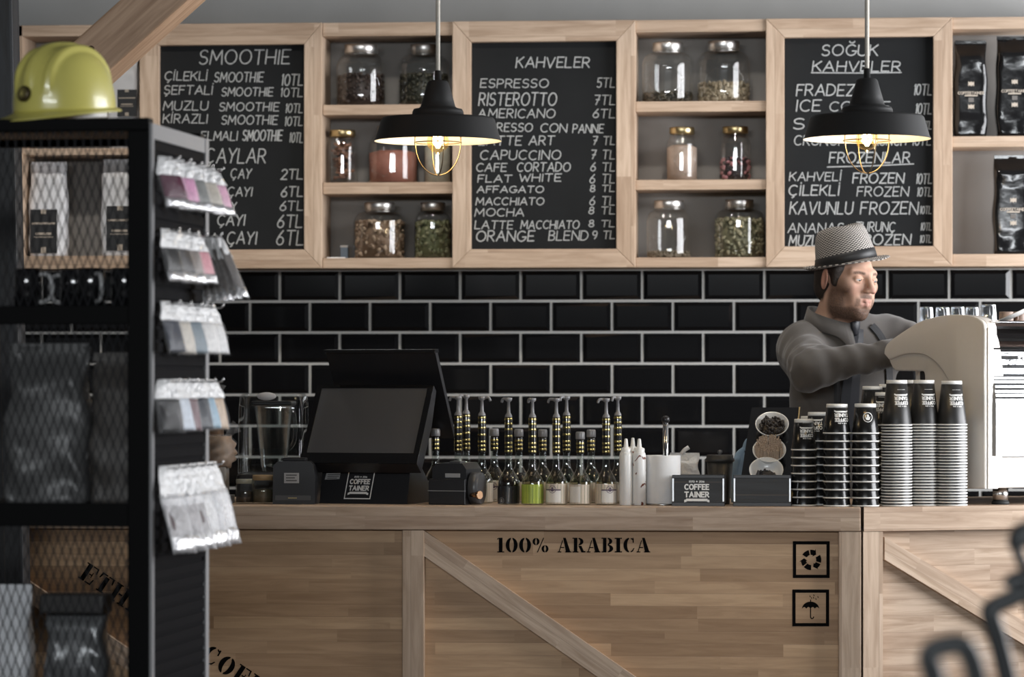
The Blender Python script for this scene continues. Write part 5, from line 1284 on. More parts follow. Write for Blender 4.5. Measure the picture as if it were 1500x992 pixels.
PLAIN = {}
def stack(px, Y, ytop, n, pitch_px, rim_px, base_px, name, body, emblem=False, ang=.35, prt=True):
    k = MPP(px, Y); c = cpos(px, Y); rr_, rb_ = rim_px/2*k, base_px/2*k
    H = ch(px, ytop, Y); pitch = pitch_px*k; h = H-(n-1)*pitch
    grp = 'cups of '+name
    key = (round(rr_, 4), round(h, 4), body.name)
    for i in range(n):
        z = ZTOP+(n-1-i)*pitch+.0003
        lab = '%s paper cup from the top of %s' % (ORD[i], name) if i else 'topmost upturned paper cup of %s' % name
        if i == 0:
            T = make_cup(rr_, rb_, h, body, prt, lab, grp, emblem, ang); T.location = (c.x, c.y, z)
        elif i == 1:
            T1 = make_cup(rr_, rb_, h, body, None, lab, grp); T1.location = (c.x, c.y, z)
        else:
            dup(T1, (c.x+random.uniform(-.0006, .0006), c.y, z), None, lab, grp)
stack(1313.5, 9.375, 557, 28, 4.36, 46, 30, 'the left tall tight stack', CUP, ang=.42)
stack(1353.5, 9.42, 557, 28, 4.36, 46, 30, 'the middle tall tight stack', CUP, ang=.42)
stack(1394, 9.415, 558, 28, 4.36, 46, 30, 'the tall tight stack nearest the machine', CUP, ang=.42)
stack(1335, 9.51, 557, 28, 4.36, 46, 30, 'the tall stack behind the tight front ones', CUP, ang=1.4)
stack(1226, 9.34, 592, 10, 11.8, 41.5, 31, 'the loose stack left of the emblem stack', CUPG, ang=.45)
stack(1267.5, 9.34, 591.5, 10, 11.8, 41, 31, 'the loose emblem-topped stack', CUPG, emblem=True, ang=.2)
stack(1198, 9.44, 604, 9, 11.6, 40, 29, 'the loose stack second from the organiser', CUPG, ang=-.25)
stack(1177.5, 9.37, 614, 8, 11.6, 38, 28, 'the loose stack touching the black organiser', CUPG, ang=.3)
stack(1187, 9.535, 610, 8, 11.6, 38, 28, 'the loose stack between the two leftmost', CUPG, prt=False)
stack(1278, 9.55, 566, 12, 11.6, 40, 29, 'the loose back stack under the barista arm', CUPG, prt=False)
stack(1296, 9.46, 575, 11, 11.6, 38, 28, 'the loose stack beside the tight ones', CUPG, ang=-.3)
stack(1302, 9.60, 563, 12, 11.6, 38, 28, 'the furthest back loose stack', CUPG, prt=False)
# ------------------------------------------------------------------ espresso machine on the right crate
MR = math.radians(30)
EX, EYV = Vector((math.cos(MR), math.sin(MR), 0)), Vector((-math.sin(MR), math.cos(MR), 0))
MO = P(1446, 600, 9.45); MO.z = ZTOP
EM = thing('espresso_machine', 'off-white espresso machine with sweeping side panel and chrome back', 'coffee machine', MO, MR)
def _hit(px, py, n, off):
    o = Vector((0, 0, EYE)); r = P(px, py, 1.0)-o; t = (n.dot(MO)+off-n.dot(o))/n.dot(r); return o+r*t-MO
def sp(px, py, off=0.0): v = _hit(px, py, EX, off); return (v.dot(EYV), v.z)
def fp_(px, py, off=0.0): v = _hit(px, py, EYV, off); return (v.dot(EX), v.z)
SHELL = mat('off_white_gloss_shell', (.66, .615, .56), .16, coat=.5, noise=.02)
def pan(pts, x0, x1, nm, m, bev=.006, parent=EM):
    b = bmesh.new()
    pts = [(v.x, v.y) for v in [Vector((p[0], p[1], 0)) for p in pts]]
    v0 = [b.verts.new((x0, y, z)) for y, z in pts]; v1 = [b.verts.new((x1, y, z)) for y, z in pts]
    b.faces.new(v0); b.faces.new(v1[::-1])
    for i in range(len(pts)): j = (i+1) % len(pts); b.faces.new([v0[i], v1[i], v1[j], v0[j]])
    bmesh.ops.recalc_face_normals(b, faces=b.faces)
    ed = [e for e in b.edges if len(e.link_faces) == 2 and abs(e.verts[0].co.x-e.verts[1].co.x) < 1e-6]
    bmesh.ops.bevel(b, geom=ed, offset=bev, segments=4, profile=.5, affect='EDGES', clamp_overlap=True)
    mb = MB().bm(b, 0, True); o = mb.build(nm, m, parent)
    o.data.set_sharp_from_angle(angle=math.radians(35)); return o
top = [(1299, 519), (1300, 511), (1306, 501), (1328, 485), (1352, 471), (1376, 464), (1400, 461), (1424, 462.5), (1437, 467), (1444, 474), (1446, 484)]
top = [(v.x, v.y) for v in crom([(a, b, 0) for a, b in top], 4)]
arch = [(v.x, v.y) for v in crom([(a, b, 0) for a, b in [(1354, 575), (1354, 556), (1353.5, 548), (1351, 544.5), (1345, 544)]], 3)]
arm = [(1330, 543.8), (1312, 543.5), (1307, 540), (1303, 531)]
outline = top+[(1446, 716), (1354, 716)]+arch+arm
pan([sp(*q) for q in outline], 0, .034, 'side_panel', SHELL)
sw = [(v.x, v.y) for v in crom([(a, b, 0) for a, b in [(1404, 716), (1404, 640), (1402, 590), (1394, 560), (1380, 537), (1362, 522), (1345, 518), (1325, 520), (1306, 527)]], 5)]
pan([sp(*q) for q in top+[(1446, 716)]+sw], -.010, .004, 'swoosh_cover', SHELL, .005)
band = [(v.x, v.y) for v in crom([(a, b, 0) for a, b in [(1446.5, 480), (1454, 482), (1461, 497), (1465, 519), (1468, 547), (1470, 575), (1470.5, 612), (1468, 653), (1465, 690), (1460.5, 716)]], 4)]
q_ = [fp_(*q) for q in band]+[fp_(1446.5, 716)]
bb = MB().prism(q_, -.004, .02, plane='XZ'); bb.build('back_edge_band', SHELL, EM)
# housing and chrome back
zt_m = fp_(1470, 474)[1]; zl = fp_(1480, 668)[1]; zb_m = fp_(1480, 715)[1]; XE = .74
MB().box((.034, .03, zb_m+.004), (XE, .40, zt_m-.012), 0, .004).build('housing', mat('dark_machine_core', (.03, .03, .032), .4), EM)
MB().box((.02, -.002, zb_m), (XE+.02, .03, zl-.001), 0, .004).build('lower_panel', SHELL, EM)
z1 = fp_(1480, 600)[1]; z2 = fp_(1480, 512)[1]
rib = []
n = 60
for i in range(n+1):
    t = i/n; z = zl+(z2-zl)*t
    y = -.014+(.10*(t-.42)**2+.0022*math.sin((t-.42)*75)*min(1, (t-.42)*6) if t > .42 else 0)
    rib.append((y, z))
mb = MB(); vs = []
for x in (.02, XE): vs += [(x, y, z) for y, z in rib]
mb.add(vs, [[i, i+1, n+2+i, n+1+i] for i in range(n)], 0, True); vs2 = [(x, .03, z) for x in (.02, XE) for z in (rib[0][1], rib[-1][1])]
mb.add(vs2, [[0, 1, 3, 2]]); mb.build('chrome_back', mat('grey_polished_steel', (.36, .37, .38), .14, 1.0), EM)
for i, (ya, yb, yf, m) in enumerate(((512, 508, -.006, CHROME), (508, 500, .004, mat('brown_tinted_chrome', (.30, .22, .19), .15, 1.0)), (500, 496, -.004, CHROME), (496, 482, .008, mat('smoked_chrome', (.12, .11, .11), .12, 1.0)), (482, 478, .002, CHROME), (478, 474, .006, mat('brown_tinted_chrome', (.30, .22, .19), .15, 1.0)))):
    za_, zb2_ = fp_(1480, ya)[1], fp_(1480, yb)[1]
    MB().prism([(yf, za_), (yf+.45*(zb2_-za_), zb2_), (.03, zb2_), (.03, za_)], .018, XE, plane='YZ').build('chrome_rail', m, EM)
# cut-off script lettering: only its first two letters are in the photo
w = MB(); yl2 = -.016
fn = lambda x, y: (fp_(x, -y, 0)[0], yl2, fp_(x, -y, 0)[1])
scr = []
scr += ribbon([(1485.5, -519), (1487, -517), (1492, -517.5), (1496, -516.5)], 2.4)+ribbon([(1490.5, -517.5), (1489, -524), (1487.5, -528.5), (1485.5, -528)], 2.6)+ribbon([(1487.5, -523), (1493, -522.5)], 1.8)
scr += ribbon([(1498.5, -522.5), (1495.5, -522), (1494, -525.5), (1495, -528), (1498, -526), (1499, -522.5), (1499, -528), (1501, -527.5)], 1.9)
flat(w, scr, fn); w.build('maker_script', PRINT_WHITE, EM, fix=False)
w = MB(); fn2 = lambda x, y: (fp_(x-1.1, -y+.3, 0)[0], yl2+.0008, fp_(x-1.1, -y+.3, 0)[1]); flat(w, scr, fn2); w.build('script_outline', BLACK_PLASTIC, EM, fix=False)  # dark printed outline behind the white script
# top tray, feet
MB().box((.045, .012, zt_m-.012), (XE, .475, zt_m-.004), 0, .002).build('cup_tray', STEEL, EM)
MB().tube([(.02, .012, zt_m+.004), (XE, .012, zt_m+.004)], .004, 10).build('tray_rail', CHROME, EM)
RUB = mat('black_rubber', (.012, .012, .012), .7)
for x, y in ((fp_(1465.5, 716, .05)[0], .05), (XE-.06, .05), (.06, .44), (XE-.06, .44)):
    f = MB().lathe([(0, .008), (.0215, .008), (.0215, zb_m+.003), (0, zb_m+.003)], 28, c=(x, y, 0)).build('foot', STEEL, EM)
    MB().lathe([(0, 0), (.024, 0), (.025, .004), (.0225, .010), (0, .010)], 28, c=(x, y, 0)).build('rubber_pad', RUB, f)
# barista side: group head, drip tray, handle (hidden behind the panel)
MB().box((.06, .42, zb_m), (XE-.03, .53, zb_m+.05), 0, .006).build('drip_tray', STEEL, EM)
for x in (.30, .55):
    g_ = MB().lathe([(0, 0), (.035, 0), (.035, .05), (.03, .07), (0, .07)], 24, c=(x, .49, zb_m+.20)).build('group_head', CHROME, EM)
    MB().cyl((x, .49, zb_m+.19), (x, .60, zb_m+.18), .011, n=12).build('filter_handle', BLACK_PLASTIC, g_)
MB().box((.06, .40, zb_m+.26), (XE-.03, .47, zt_m-.02), 0, .01).build('front_hood', SHELL, EM)
# ---- glasses and crockery on the tray
TUMB = glass('tumbler_glass', (.93, .95, .97), .12, .95)
def on_tray(px, y):
    v = _hit(px, 465, EYV, y); return MO+EX*v.dot(EX)+EYV*y+Vector((0, 0, zt_m-.0035))
def tumbler(px, y, wpx, hpx, label):
    c = on_tray(px, y); k = MPP(px, c.y); R, H = wpx/2*k, hpx*k
    T = thing('tumbler', label, 'glass', c, 0, 'small glasses upside down on the espresso machine')
    fl = MB(); n = 40; rings = []
    for r, z, f in ((R, 0, 0), (R, H*.25, .0), (R*.97, H*.3, .12), (R*.84, H*.9, .12), (R*.80, H*.97, 0), (R*.7, H, 0), (0.0001, H, 0), (.0001, H*.9, 0), (R*.68, H*.9, 0), (R*.86, H*.3, 0), (R*.93, 0, 0)):
        rings.append([Vector((r*(1-f*(.5+.5*math.cos(10*t)))*math.cos(t), r*(1-f*(.5+.5*math.cos(10*t)))*math.sin(t), z)) for t in [2*PI*j/n for j in range(n)]])
    fl.loft(rings, capa=False, capb=False).build('glass_body', TUMB, T)
    MB().lathe([(R*.72, H*.905), (R*.76, H*.96), (R*.5, H*.985), (0, H*.985)], 24).build('thick_base', glass('glass_base', (.85, .88, .92), .3, .7), T)
tumbler(1357, .44, 24, 30, 'small upside-down glass, leftmost on top of the espresso machine')
tumbler(1381, .355, 24, 29, 'small upside-down glass, second from left on the espresso machine')
tumbler(1403, .27, 24, 29, 'small upside-down glass, third from left on the espresso machine')
tumbler(1424, .19, 23, 28, 'small upside-down glass, fourth from left on the espresso machine')
tumbler(1447.5, .105, 28, 31, 'tallest small glass, standing right of the others on the machine')
c = on_tray(1488, .10); k = MPP(1488, c.y)
T = thing('saucer', 'white saucer tilted against the crockery on top of the espresso machine', 'saucer', c)
MB().lathe([(0, .003), (.03, 0), (.055, .010), (.056, .012), (.03, .004), (0, .006)], 40, M=Matrix.Rotation(math.radians(-24), 4, 'Y')).build('dish', PORC, T).location = (0, 0, .024)
BRN = mat('speckled_brown_stoneware', (.28, .20, .16), .4, noise=.4, nscale=90)
for px, nm in ((1474, 'left'), (1493, 'right')):
    c = on_tray(px, .20); T = thing('stoneware_cup', 'speckled brown stoneware cup behind the white saucer, %s one' % nm, 'cup', c, 0, 'stoneware cups on the espresso machine')
    MB().lathe([(0, .002), (.018, 0), (.021, .01), (.020, .04), (.0185, .041), (.017, .01), (0, .006)], 28).build('body', BRN, T)
    MB().tube(crom([(.019, 0, .034), (.030, 0, .032), (.031, 0, .018), (.019, 0, .010)], 5), .0028, 8, upv=(0, 1, 0)).build('handle', BRN, T)
# ------------------------------------------------------------------ blurred black metal chairs in the right foreground
CHB = mat('worn_black_chair_metal', (.035, .038, .040), .4, .3)
YC2 = 3.9
k = MPP(1440, YC2)
def chair(pts_list, back, label, dy):
    c = P(1440, 1000, YC2+dy); T = thing('metal_chair', label, 'chair', (c.x, YC2+dy, 0), 0, 'black bent-metal chairs in the foreground')
    for pts, wd in pts_list:
        q = [P(px, py, YC2+dy)-Vector((c.x, YC2+dy, 0)) for px, py in pts]
        q = crom(q, 5)
        MB().tube(q, wd*k*1000, 10, flat=1.6, upv=(0, 1, 0)).build('arm_loop', CHB, T)
        e = q[-1]
    for sx in (-.02, .42):
        for y in (.02, .40):
            MB().tube([(sx, y, 0), (sx, y, .46)], .014, 10).build('leg', CHB, T)
    MB().box((-.03, .0, .44), (.43, .42, .47), 0, .012).build('seat', CHB, T)
    for pts, wd in back:
        q = crom([P(px, py, YC2+dy)-Vector((c.x, YC2+dy, 0)) for px, py in pts], 5)
        MB().tube(q, wd*k*1000, 10, flat=1.5, upv=(0, 1, 0)).build('back_rail', CHB, T)
zf = 1400
chair([([(1385, zf), (1383, 1060), (1371, 1000), (1361, 968), (1366, 953), (1385, 946), (1404, 944), (1418, 955), (1429, 985), (1436, 1030), (1440, 1100), (1442, zf)], .0165)], [], 'black bent-metal chair whose arm loop shows lowest at the bottom edge', 0)
chair([([(1490, zf), (1488, 1060), (1477, 1000), (1461, 935), (1450, 898), (1458, 888), (1480, 878), (1500, 868), (1512, 880), (1524, 930), (1530, 1000), (1532, zf)], .0165)],
      [([(1478, 862), (1486, 852), (1500, 850), (1530, 870)], .016), ([(1494, 802), (1494, 788), (1503, 780), (1520, 785), (1560, 850), (1590, 950)], .020), ([(1488, 800), (1500, 830), (1530, 880)], .010)], 'black bent-metal chair cut off by the right edge, its back rising higher', .62)
# ------------------------------------------------------------------ barista: implicit surfaces polygonised on a stretched grid
class Field:
    def __init__(s, xs, ys, zs):
        s.x, s.y, s.z = [np.asarray(a, np.float32) for a in (xs, ys, zs)]
        s.d = np.full((len(s.x), len(s.y), len(s.z)), .5, np.float32)
    def sub(s, lo, hi):
        I = []
        for a, l, h in ((s.x, lo[0], hi[0]), (s.y, lo[1], hi[1]), (s.z, lo[2], hi[2])):
            i0, i1 = np.searchsorted(a, l), np.searchsorted(a, h)
            if i1 <= i0: return None
            I.append(slice(max(0, i0-1), min(len(a), i1+1)))
        X, Y, Z = np.meshgrid(s.x[I[0]], s.y[I[1]], s.z[I[2]], indexing='ij')
        return tuple(I), X, Y, Z
    def comb(s, I, d, k, op):
        a = s.d[I]
        if op == '+':
            h = np.maximum(k-np.abs(a-d), 0)/k; s.d[I] = np.minimum(a, d)-h*h*k*.25
        else:
            d = -d; h = np.maximum(k-np.abs(a-d), 0)/k; s.d[I] = np.maximum(a, d)+h*h*k*.25
    def capsule(s, a, b, ra, rb=None, k=.02, op='+', flat=None):
        rb = ra if rb is None else rb; a = Vector(a); b = Vector(b); m = max(ra, rb)+k+.05
        r = s.sub([min(a[i], b[i])-m for i in range(3)], [max(a[i], b[i])+m for i in range(3)])
        if r is None: return
        I, X, Y, Z = r; ab = b-a; L2 = max(ab.length_squared, 1e-9)
        t = np.clip(((X-a.x)*ab.x+(Y-a.y)*ab.y+(Z-a.z)*ab.z)/L2, 0, 1)
        d = np.sqrt((X-a.x-t*ab.x)**2+(Y-a.y-t*ab.y)**2+(Z-a.z-t*ab.z)**2)-(ra+(rb-ra)*t)
        s.comb(I, d, k, op)
    def ell(s, c, r, k=.02, op='+', R=None):
        c = Vector(c); m = max(r)+k+.05
        q = s.sub([c[i]-m for i in range(3)], [c[i]+m for i in range(3)])
        if q is None: return
        I, X, Y, Z = q; x, y, z = X-c.x, Y-c.y, Z-c.z
        if R is not None:
            Rt = R.transposed(); x, y, z = [Rt[i][0]*x+Rt[i][1]*y+Rt[i][2]*z for i in range(3)]
        e0 = np.sqrt((x/r[0])**2+(y/r[1])**2+(z/r[2])**2); e1 = np.sqrt((x/r[0]**2)**2+(y/r[1]**2)**2+(z/r[2]**2)**2)
        s.comb(I, e0*(e0-1)/np.maximum(e1, 1e-6), k, op)
    def mesh(s, iso=0.0):
        d = s.d-iso; ins = d < 0; nx, ny, nz = d.shape
        acc = np.zeros((nx-1, ny-1, nz-1, 3), np.float32); cnt = np.zeros((nx-1, ny-1, nz-1), np.float32)
        co = (s.x, s.y, s.z); edges = []
        for ax in range(3):
            sl0 = [slice(None)]*3; sl1 = [slice(None)]*3; sl0[ax] = slice(0, -1); sl1[ax] = slice(1, None)
            cr = ins[tuple(sl0)] != ins[tuple(sl1)]; idx = np.argwhere(cr)
            if len(idx) == 0: continue
            i1 = idx.copy(); i1[:, ax] += 1
            a = d[tuple(idx.T)]; b = d[tuple(i1.T)]; t = a/(a-b)
            pos = np.stack([co[q][idx[:, q]] for q in range(3)], 1); p1 = co[ax][i1[:, ax]]; pos[:, ax] += (p1-pos[:, ax])*t
            o = [q for q in range(3) if q != ax]
            for da in (0, 1):
                for db in (0, 1):
                    c = idx.copy(); c[:, o[0]] -= da; c[:, o[1]] -= db
                    ok = (c[:, o[0]] >= 0) & (c[:, o[1]] >= 0) & (c[:, 0] < nx-1) & (c[:, 1] < ny-1) & (c[:, 2] < nz-1)
                    cc = c[ok]; np.add.at(acc, tuple(cc.T), pos[ok]); np.add.at(cnt, tuple(cc.T), 1)
            edges.append((ax, idx, a < 0))
        used = cnt > 0; vid = np.full(cnt.shape, -1, np.int64); vid[used] = np.arange(used.sum())
        V = acc[used]/cnt[used][:, None]; F = []
        for ax, idx, neg in edges:
            o = [q for q in range(3) if q != ax]
            ok = (idx[:, o[0]] > 0) & (idx[:, o[1]] > 0) & (idx[:, o[0]] < cnt.shape[o[0]]) & (idx[:, o[1]] < cnt.shape[o[1]])
            e = idx[ok]; ng = neg[ok]; q = []
            for da, db in ((0, 0), (1, 0), (1, 1), (0, 1)):
                c = e.copy(); c[:, o[0]] -= da; c[:, o[1]] -= db; q.append(vid[tuple(c.T)])
            q = np.stack(q, 1); flip = ng if ax != 1 else ~ng; q[flip] = q[flip][:, ::-1]; F.append(q)
        return V, np.concatenate(F)
def np_mesh(name, V, F, m, parent, org, rgb=None):
    me = bpy.data.meshes.new(name); me.from_pydata((V-np.array(org, np.float32)).tolist(), [], F.tolist()); me.materials.append(m)
    bm = bmesh.new(); bm.from_mesh(me); bmesh.ops.recalc_face_normals(bm, faces=bm.faces)
    bmesh.ops.smooth_vert(bm, verts=bm.verts, factor=.5, use_axis_x=True, use_axis_y=True, use_axis_z=True)
    bm.to_mesh(me); bm.free()
    for p in me.polygons: p.use_smooth = True
    if rgb is not None:
        at = me.color_attributes.new('tone', 'FLOAT_COLOR', 'POINT'); buf = np.ones((len(V), 4), np.float32); buf[:, :3] = rgb; at.data.foreach_set('color', buf.ravel())
    o = bpy.data.objects.new(name, me); link(o, parent); return o
YP = 10.30
HC = P(1240, 411, YP)                       # middle of the head
HY, HP, HRL = math.radians(43), math.radians(7), math.radians(3)
HR = Matrix.Rotation(HY, 3, 'Z') @ Matrix.Rotation(HRL, 3, 'Y') @ Matrix.Rotation(HP, 3, 'X')
def H(x, y, z): return HC+HR @ Vector((x, y, z))
ORG = Vector((P(1232, 600, YP).x, YP+.06, 0))
PERSON = thing('person', 'man in grey shirt, dark tie, braces and checked hat, working the espresso machine', 'person', ORG)
NB = P(1236, 486, YP+.07)                   # neck base
RS, LS = P(1172, 512, YP+.02), P(1306, 500, YP+.16)
REL, RWR = P(1187, 541, YP-.20), P(1308, 517, YP-.21)
LEL, LWR = P(1378, 508, YP+.06), P(1408, 482, YP-.10)
CHS, BEL, PEL = P(1236, 560, YP+.09), P(1228, 640, YP+.08), Vector((ORG.x, ORG.y+.02, .98))
def axis(a, lo, hi, fine, coarse):
    """grid coordinates: fine spacing inside [lo, hi], coarse outside"""
    out = [a[0]]
    while out[-1] < a[1]: out.append(out[-1]+(fine if lo <= out[-1] <= hi else coarse))
    return out
TW = Matrix.Rotation(math.radians(24), 3, 'Z')
def torso(f, o=0.0, k=.07):
    f.ell(CHS+Vector((0, 0, .02)), (.155+o, .105+o, .20+o), k, R=TW); f.ell(BEL, (.140+o, .105+o, .22+o), k, R=TW)
    f.capsule(RS+Vector((.015, 0, .006)), NB+Vector((-.02, 0, -.05)), .056+o, .046+o, k); f.capsule(LS+Vector((-.015, 0, .006)), NB+Vector((.02, 0, -.05)), .056+o, .046+o, k)
def arms(f, o=0.0):
    f.capsule(RS, REL, .060+o, .047+o, .04); f.capsule(REL, RWR, .047+o, .033+o, .03)
    f.capsule(LS, LEL, .058+o, .046+o, .04); f.capsule(LEL, LWR, .046+o, .032+o, .03)
def hand(f, W, d, up):
    d = d.normalized(); up = (up-d*up.dot(d)).normalized(); s = d.cross(up)
    f.capsule(W, W+d*.03, .024, .026, .02)
    for q in (-.024, -.008, .008, .024): f.capsule(W+d*.02+s*q*.7, W+d*.085+s*q, .013, .011, .012)
    for q, L in ((-.027, .058), (-.009, .075), (.009, .078), (.026, .066)):
        a = W+d*.085+s*q; b = a+d*L*.5-up*.012; c = b+d*L*.32-up*L*.45
        f.capsule(a, b, .0095, .0088, .006); f.capsule(b, c, .0088, .0075, .004)
    t0 = W+d*.03+s*.03; t1 = t0+d*.03+s*.028-up*.012; t2 = t1+d*.03+s*.004-up*.018
    f.capsule(t0, t1, .013, .010, .012); f.capsule(t1, t2, .010, .0085, .004)
b_lo = (min(RS.x, ORG.x)-.22, RWR.y-.22, 0); b_hi = (LWR.x+.26, YP+.34, 1.80)
gx = axis((b_lo[0], b_hi[0]), HC.x-.13, HC.x+.14, .0026, .006); gy = axis((b_lo[1], b_hi[1]), HC.y-.15, HC.y+.12, .0026, .006)
gz = axis((-.02, HC.z+.16), HC.z-.15, HC.z+.16, .0026, .007)
f = Field(gx, gy, gz)
torso(f); arms(f)
hips = [PEL+Vector((-.085, 0, -.05)), PEL+Vector((.085, 0, -.05))]
f.ell(PEL, (.155, .12, .14), .06)
legs = []
for h_, sx in zip(hips, (-1, 1)):
    kn = h_+Vector((sx*.02, -.03, -.43)); an = kn+Vector((sx*.01, .04, -.42)); legs.append((h_, kn, an))
    f.capsule(h_, kn, .082, .056, .04); f.capsule(kn, an, .056, .036, .03); f.capsule(an+Vector((0, .03, -.03)), an+Vector((0, -.15, -.045)), .036, .030, .02)
hand(f, RWR, Vector((.9, .25, .05)), Vector((0, 0, 1))); hand(f, LWR, Vector((.35, -.8, .1)), Vector((0, 0, 1)))
def cap(a, b, ra, rb, k=.02, op='+'): f.capsule(H(*a), H(*b), ra, rb, k, op)
def el(c, r, k=.02, op='+'): f.ell(H(*c), r, k, op, HR)
cap((0, .018, -.06), (0, .045, -.17), .056, .060, .03); f.capsule(H(0, .045, -.16), NB+Vector((0, .01, -.05)), .057, .048, .03)
el((0, .018, .035), (.074, .092, .082)); el((0, -.028, -.026), (.055, .066, .086), .03)
el((0, -.045, -.075), (.044, .045, .036), .03); el((0, -.077, -.096), (.021, .016, .017), .02)
for sx in (-1, 1):
    el((sx*.043, -.056, -.012), (.024, .026, .022), .025)                                    # cheekbone
    el((sx*.045, -.012, -.070), (.016, .032, .024), .03)                                     # jaw angle
    cap((sx*.014, -.0835, .0295), (sx*.045, -.068, .031), .0085, .0075, .02)                  # brow ridge
    el((sx*.032, -.097, .009), (.016, .014, .010), .012, '-')                                # eye socket
    el((sx*.0315, -.0780, .0085), (.0150, .0148, .0138), .004)                               # lids over the eyeball
    cap((sx*.019, -.0915, .0135), (sx*.043, -.084, .0135), .0022, .0022, .004)                # lid fold
    cap((sx*.0195, -.0945, .0080), (sx*.0425, -.0875, .0075), .0030, .0028, .0015, '-')       # opening between the lids
    el((sx*.0125, -.106, -.0235), (.0075, .010, .0065), .008)                                # nostril wing
    el((sx*.028, -.076, -.050), (.014, .012, .017), .02)                                     # cheek beside the mouth
    R = Matrix.Rotation(sx*.35, 3, 'Z')
    f.ell(H(sx*.079, .012, -.002), (.0075, .019, .032), .006, '+', HR @ R); f.ell(H(sx*.086, .008, .000), (.005, .011, .019), .005, '-', HR @ R)
cap((0, -.090, .026), (0, -.113, -.016), .0075, .0098, .012); el((0, -.116, -.0195), (.0105, .0105, .0095), .006)
el((0, -.117, -.030), (.006, .006, .0035), .004, '-')
cap((-.019, -.0905, -.0525), (.019, -.0895, -.0525), .0045, .0045, .006); cap((-.007, -.0985, -.0515), (.007, -.0965, -.0515), .0050, .0050, .008)
cap((-.016, -.0915, -.0635), (.016, -.0900, -.0630), .0052, .0052, .006); cap((0, -.0975, -.0635), (0, -.0950, -.0630), .0058, .0058, .008)
cap((-.022, -.0970, -.0578), (.022, -.0970, -.0578), .0014, .0014, .003, '-'); el((0, -.094, -.079), (.016, .006, .005), .008, '-')
V, F = f.mesh()
loc = (V-np.array(HC, np.float32)) @ np.array(HR, np.float32)              # head-local coordinates
x, y, z = loc[:, 0], loc[:, 1], loc[:, 2]
rgb = np.tile(np.array([.50, .315, .235], np.float32), (len(V), 1))
def blend(m, c):
    m = np.clip(m, 0, 1)[:, None]; rgb[:] = rgb*(1-m)+np.array(c, np.float32)*m
sm = lambda a, b, v: np.clip((v-a)/(b-a), 0, 1)
ear = sm(.070, .078, np.abs(x))*sm(-.045, -.03, z)*sm(.05, .04, z); blend(ear*.6, (.50, .24, .19))
blend(sm(.018, .006, np.hypot(x, (z+.02)*1.0))*sm(-.095, -.105, y)*.45, (.50, .24, .19))
blend(sm(.026, .008, np.hypot(np.abs(x)-.042, z+.022))*.3, (.50, .25, .20))
nz_ = np.random.default_rng(3).random(len(V)).astype(np.float32)
jaw = sm(-.040, -.062, z+.35*np.maximum(0, -y-.06)*0)*sm(-.17, -.145, z)
side = sm(.042, .056, np.abs(x))*sm(.012, -.03, z)*sm(.012, -.005, y)*sm(-.13, -.11, z)
bz = np.maximum(sm(-.066, -.080, z)*sm(.010, -.01, y), side*.9)*sm(-.125, -.112, z+np.maximum(0, y+.02)*.5)
lip = sm(.022, .018, np.abs(x))*sm(-.0715, -.068, z)*sm(-.045, -.049, z)
mou = sm(.030, .022, np.abs(x))*sm(-.0485, -.044, z)*sm(-.030, -.036, z)*sm(-.088, -.094, y)
gob = sm(.016, .008, np.abs(x))*sm(-.070, -.075, z)*sm(-.09, -.08, z)*.6
cor = sm(.020, .026, np.abs(x))*sm(.040, .034, np.abs(x))*sm(-.082, -.07, z)*sm(-.040, -.05, z)*.55
hd = sm(-.20, -.19, z)
blend(np.maximum.reduce([bz*.93, mou*.9, gob, cor*1.3])*hd*(.78+.22*nz_), (.040, .026, .020))
blend(lip*sm(-.088, -.093, y)*hd*.7, (.36, .19, .16))
brow = sm(.0062, .002, np.abs(z-.0300-.09*np.minimum(0, np.abs(x)-.036)+.22*np.maximum(0, np.abs(x)-.036)))*sm(.012, .019, np.abs(x))*sm(.052, .046, np.abs(x))*sm(-.06, -.07, y)
blend(brow*(.55+.4*nz_)*hd, (.030, .020, .016))
hair = sm(.0, .012, y+.028*sm(.02, -.03, z)*0-.0)*sm(.0, .006, np.maximum(z-.0, (y-.045)*2)) * sm(-.085, -.07, z)*hd
hl = sm(.02, .035, y)*sm(-.075, -.06, z)
blend(np.maximum(hl*(1-ear), sm(.05, .058, z)*sm(-.06, -.04, y))*hd, (.025, .017, .014))
SKIN = NT('skin'); vc = SKIN.n('ShaderNodeVertexColor', layer_name='tone'); SKIN.set(SKIN.b, 'Base Color', vc.outputs[0]); SKIN.set(SKIN.b, 'Roughness', .55); SKIN.set(SKIN.b, 'Specular IOR Level', .12)
SKIN.set(SKIN.b, 'Subsurface Weight', .12); SKIN.b.inputs['Subsurface Radius'].default_value = (.010, .004, .002); SKIN.set(SKIN.b, 'Subsurface Scale', 1.0); SKIN = SKIN.m
np_mesh('body', V, F, SKIN, PERSON, ORG, rgb)
# eyes
EYEW = mat('eye_white', (.62, .58, .55), .2); IRIS = mat('dark_iris', (.03, .02, .014), .1)
for sx in (-1, 1):
    c = H(sx*.0315, -.0785, .0085)-ORG; look = (HR @ Vector((.12, -1, -.14))).normalized()
    o = MB(); R = look.to_track_quat('Z', 'Y').to_matrix().to_4x4()
    o.lathe([(.0125*math.sin(a), .0125*math.cos(a)) for a in [PI*k/20 for k in range(21)]], 24, M=R, c=c)
    o.lathe([(0, .0130)]+[(.0129*math.sin(a), .0129*math.cos(a)) for a in [.46*k/6 for k in range(1, 7)]], 20, M=R, c=c, mi=1)
    o.build('eye', [EYEW, IRIS], PERSON)
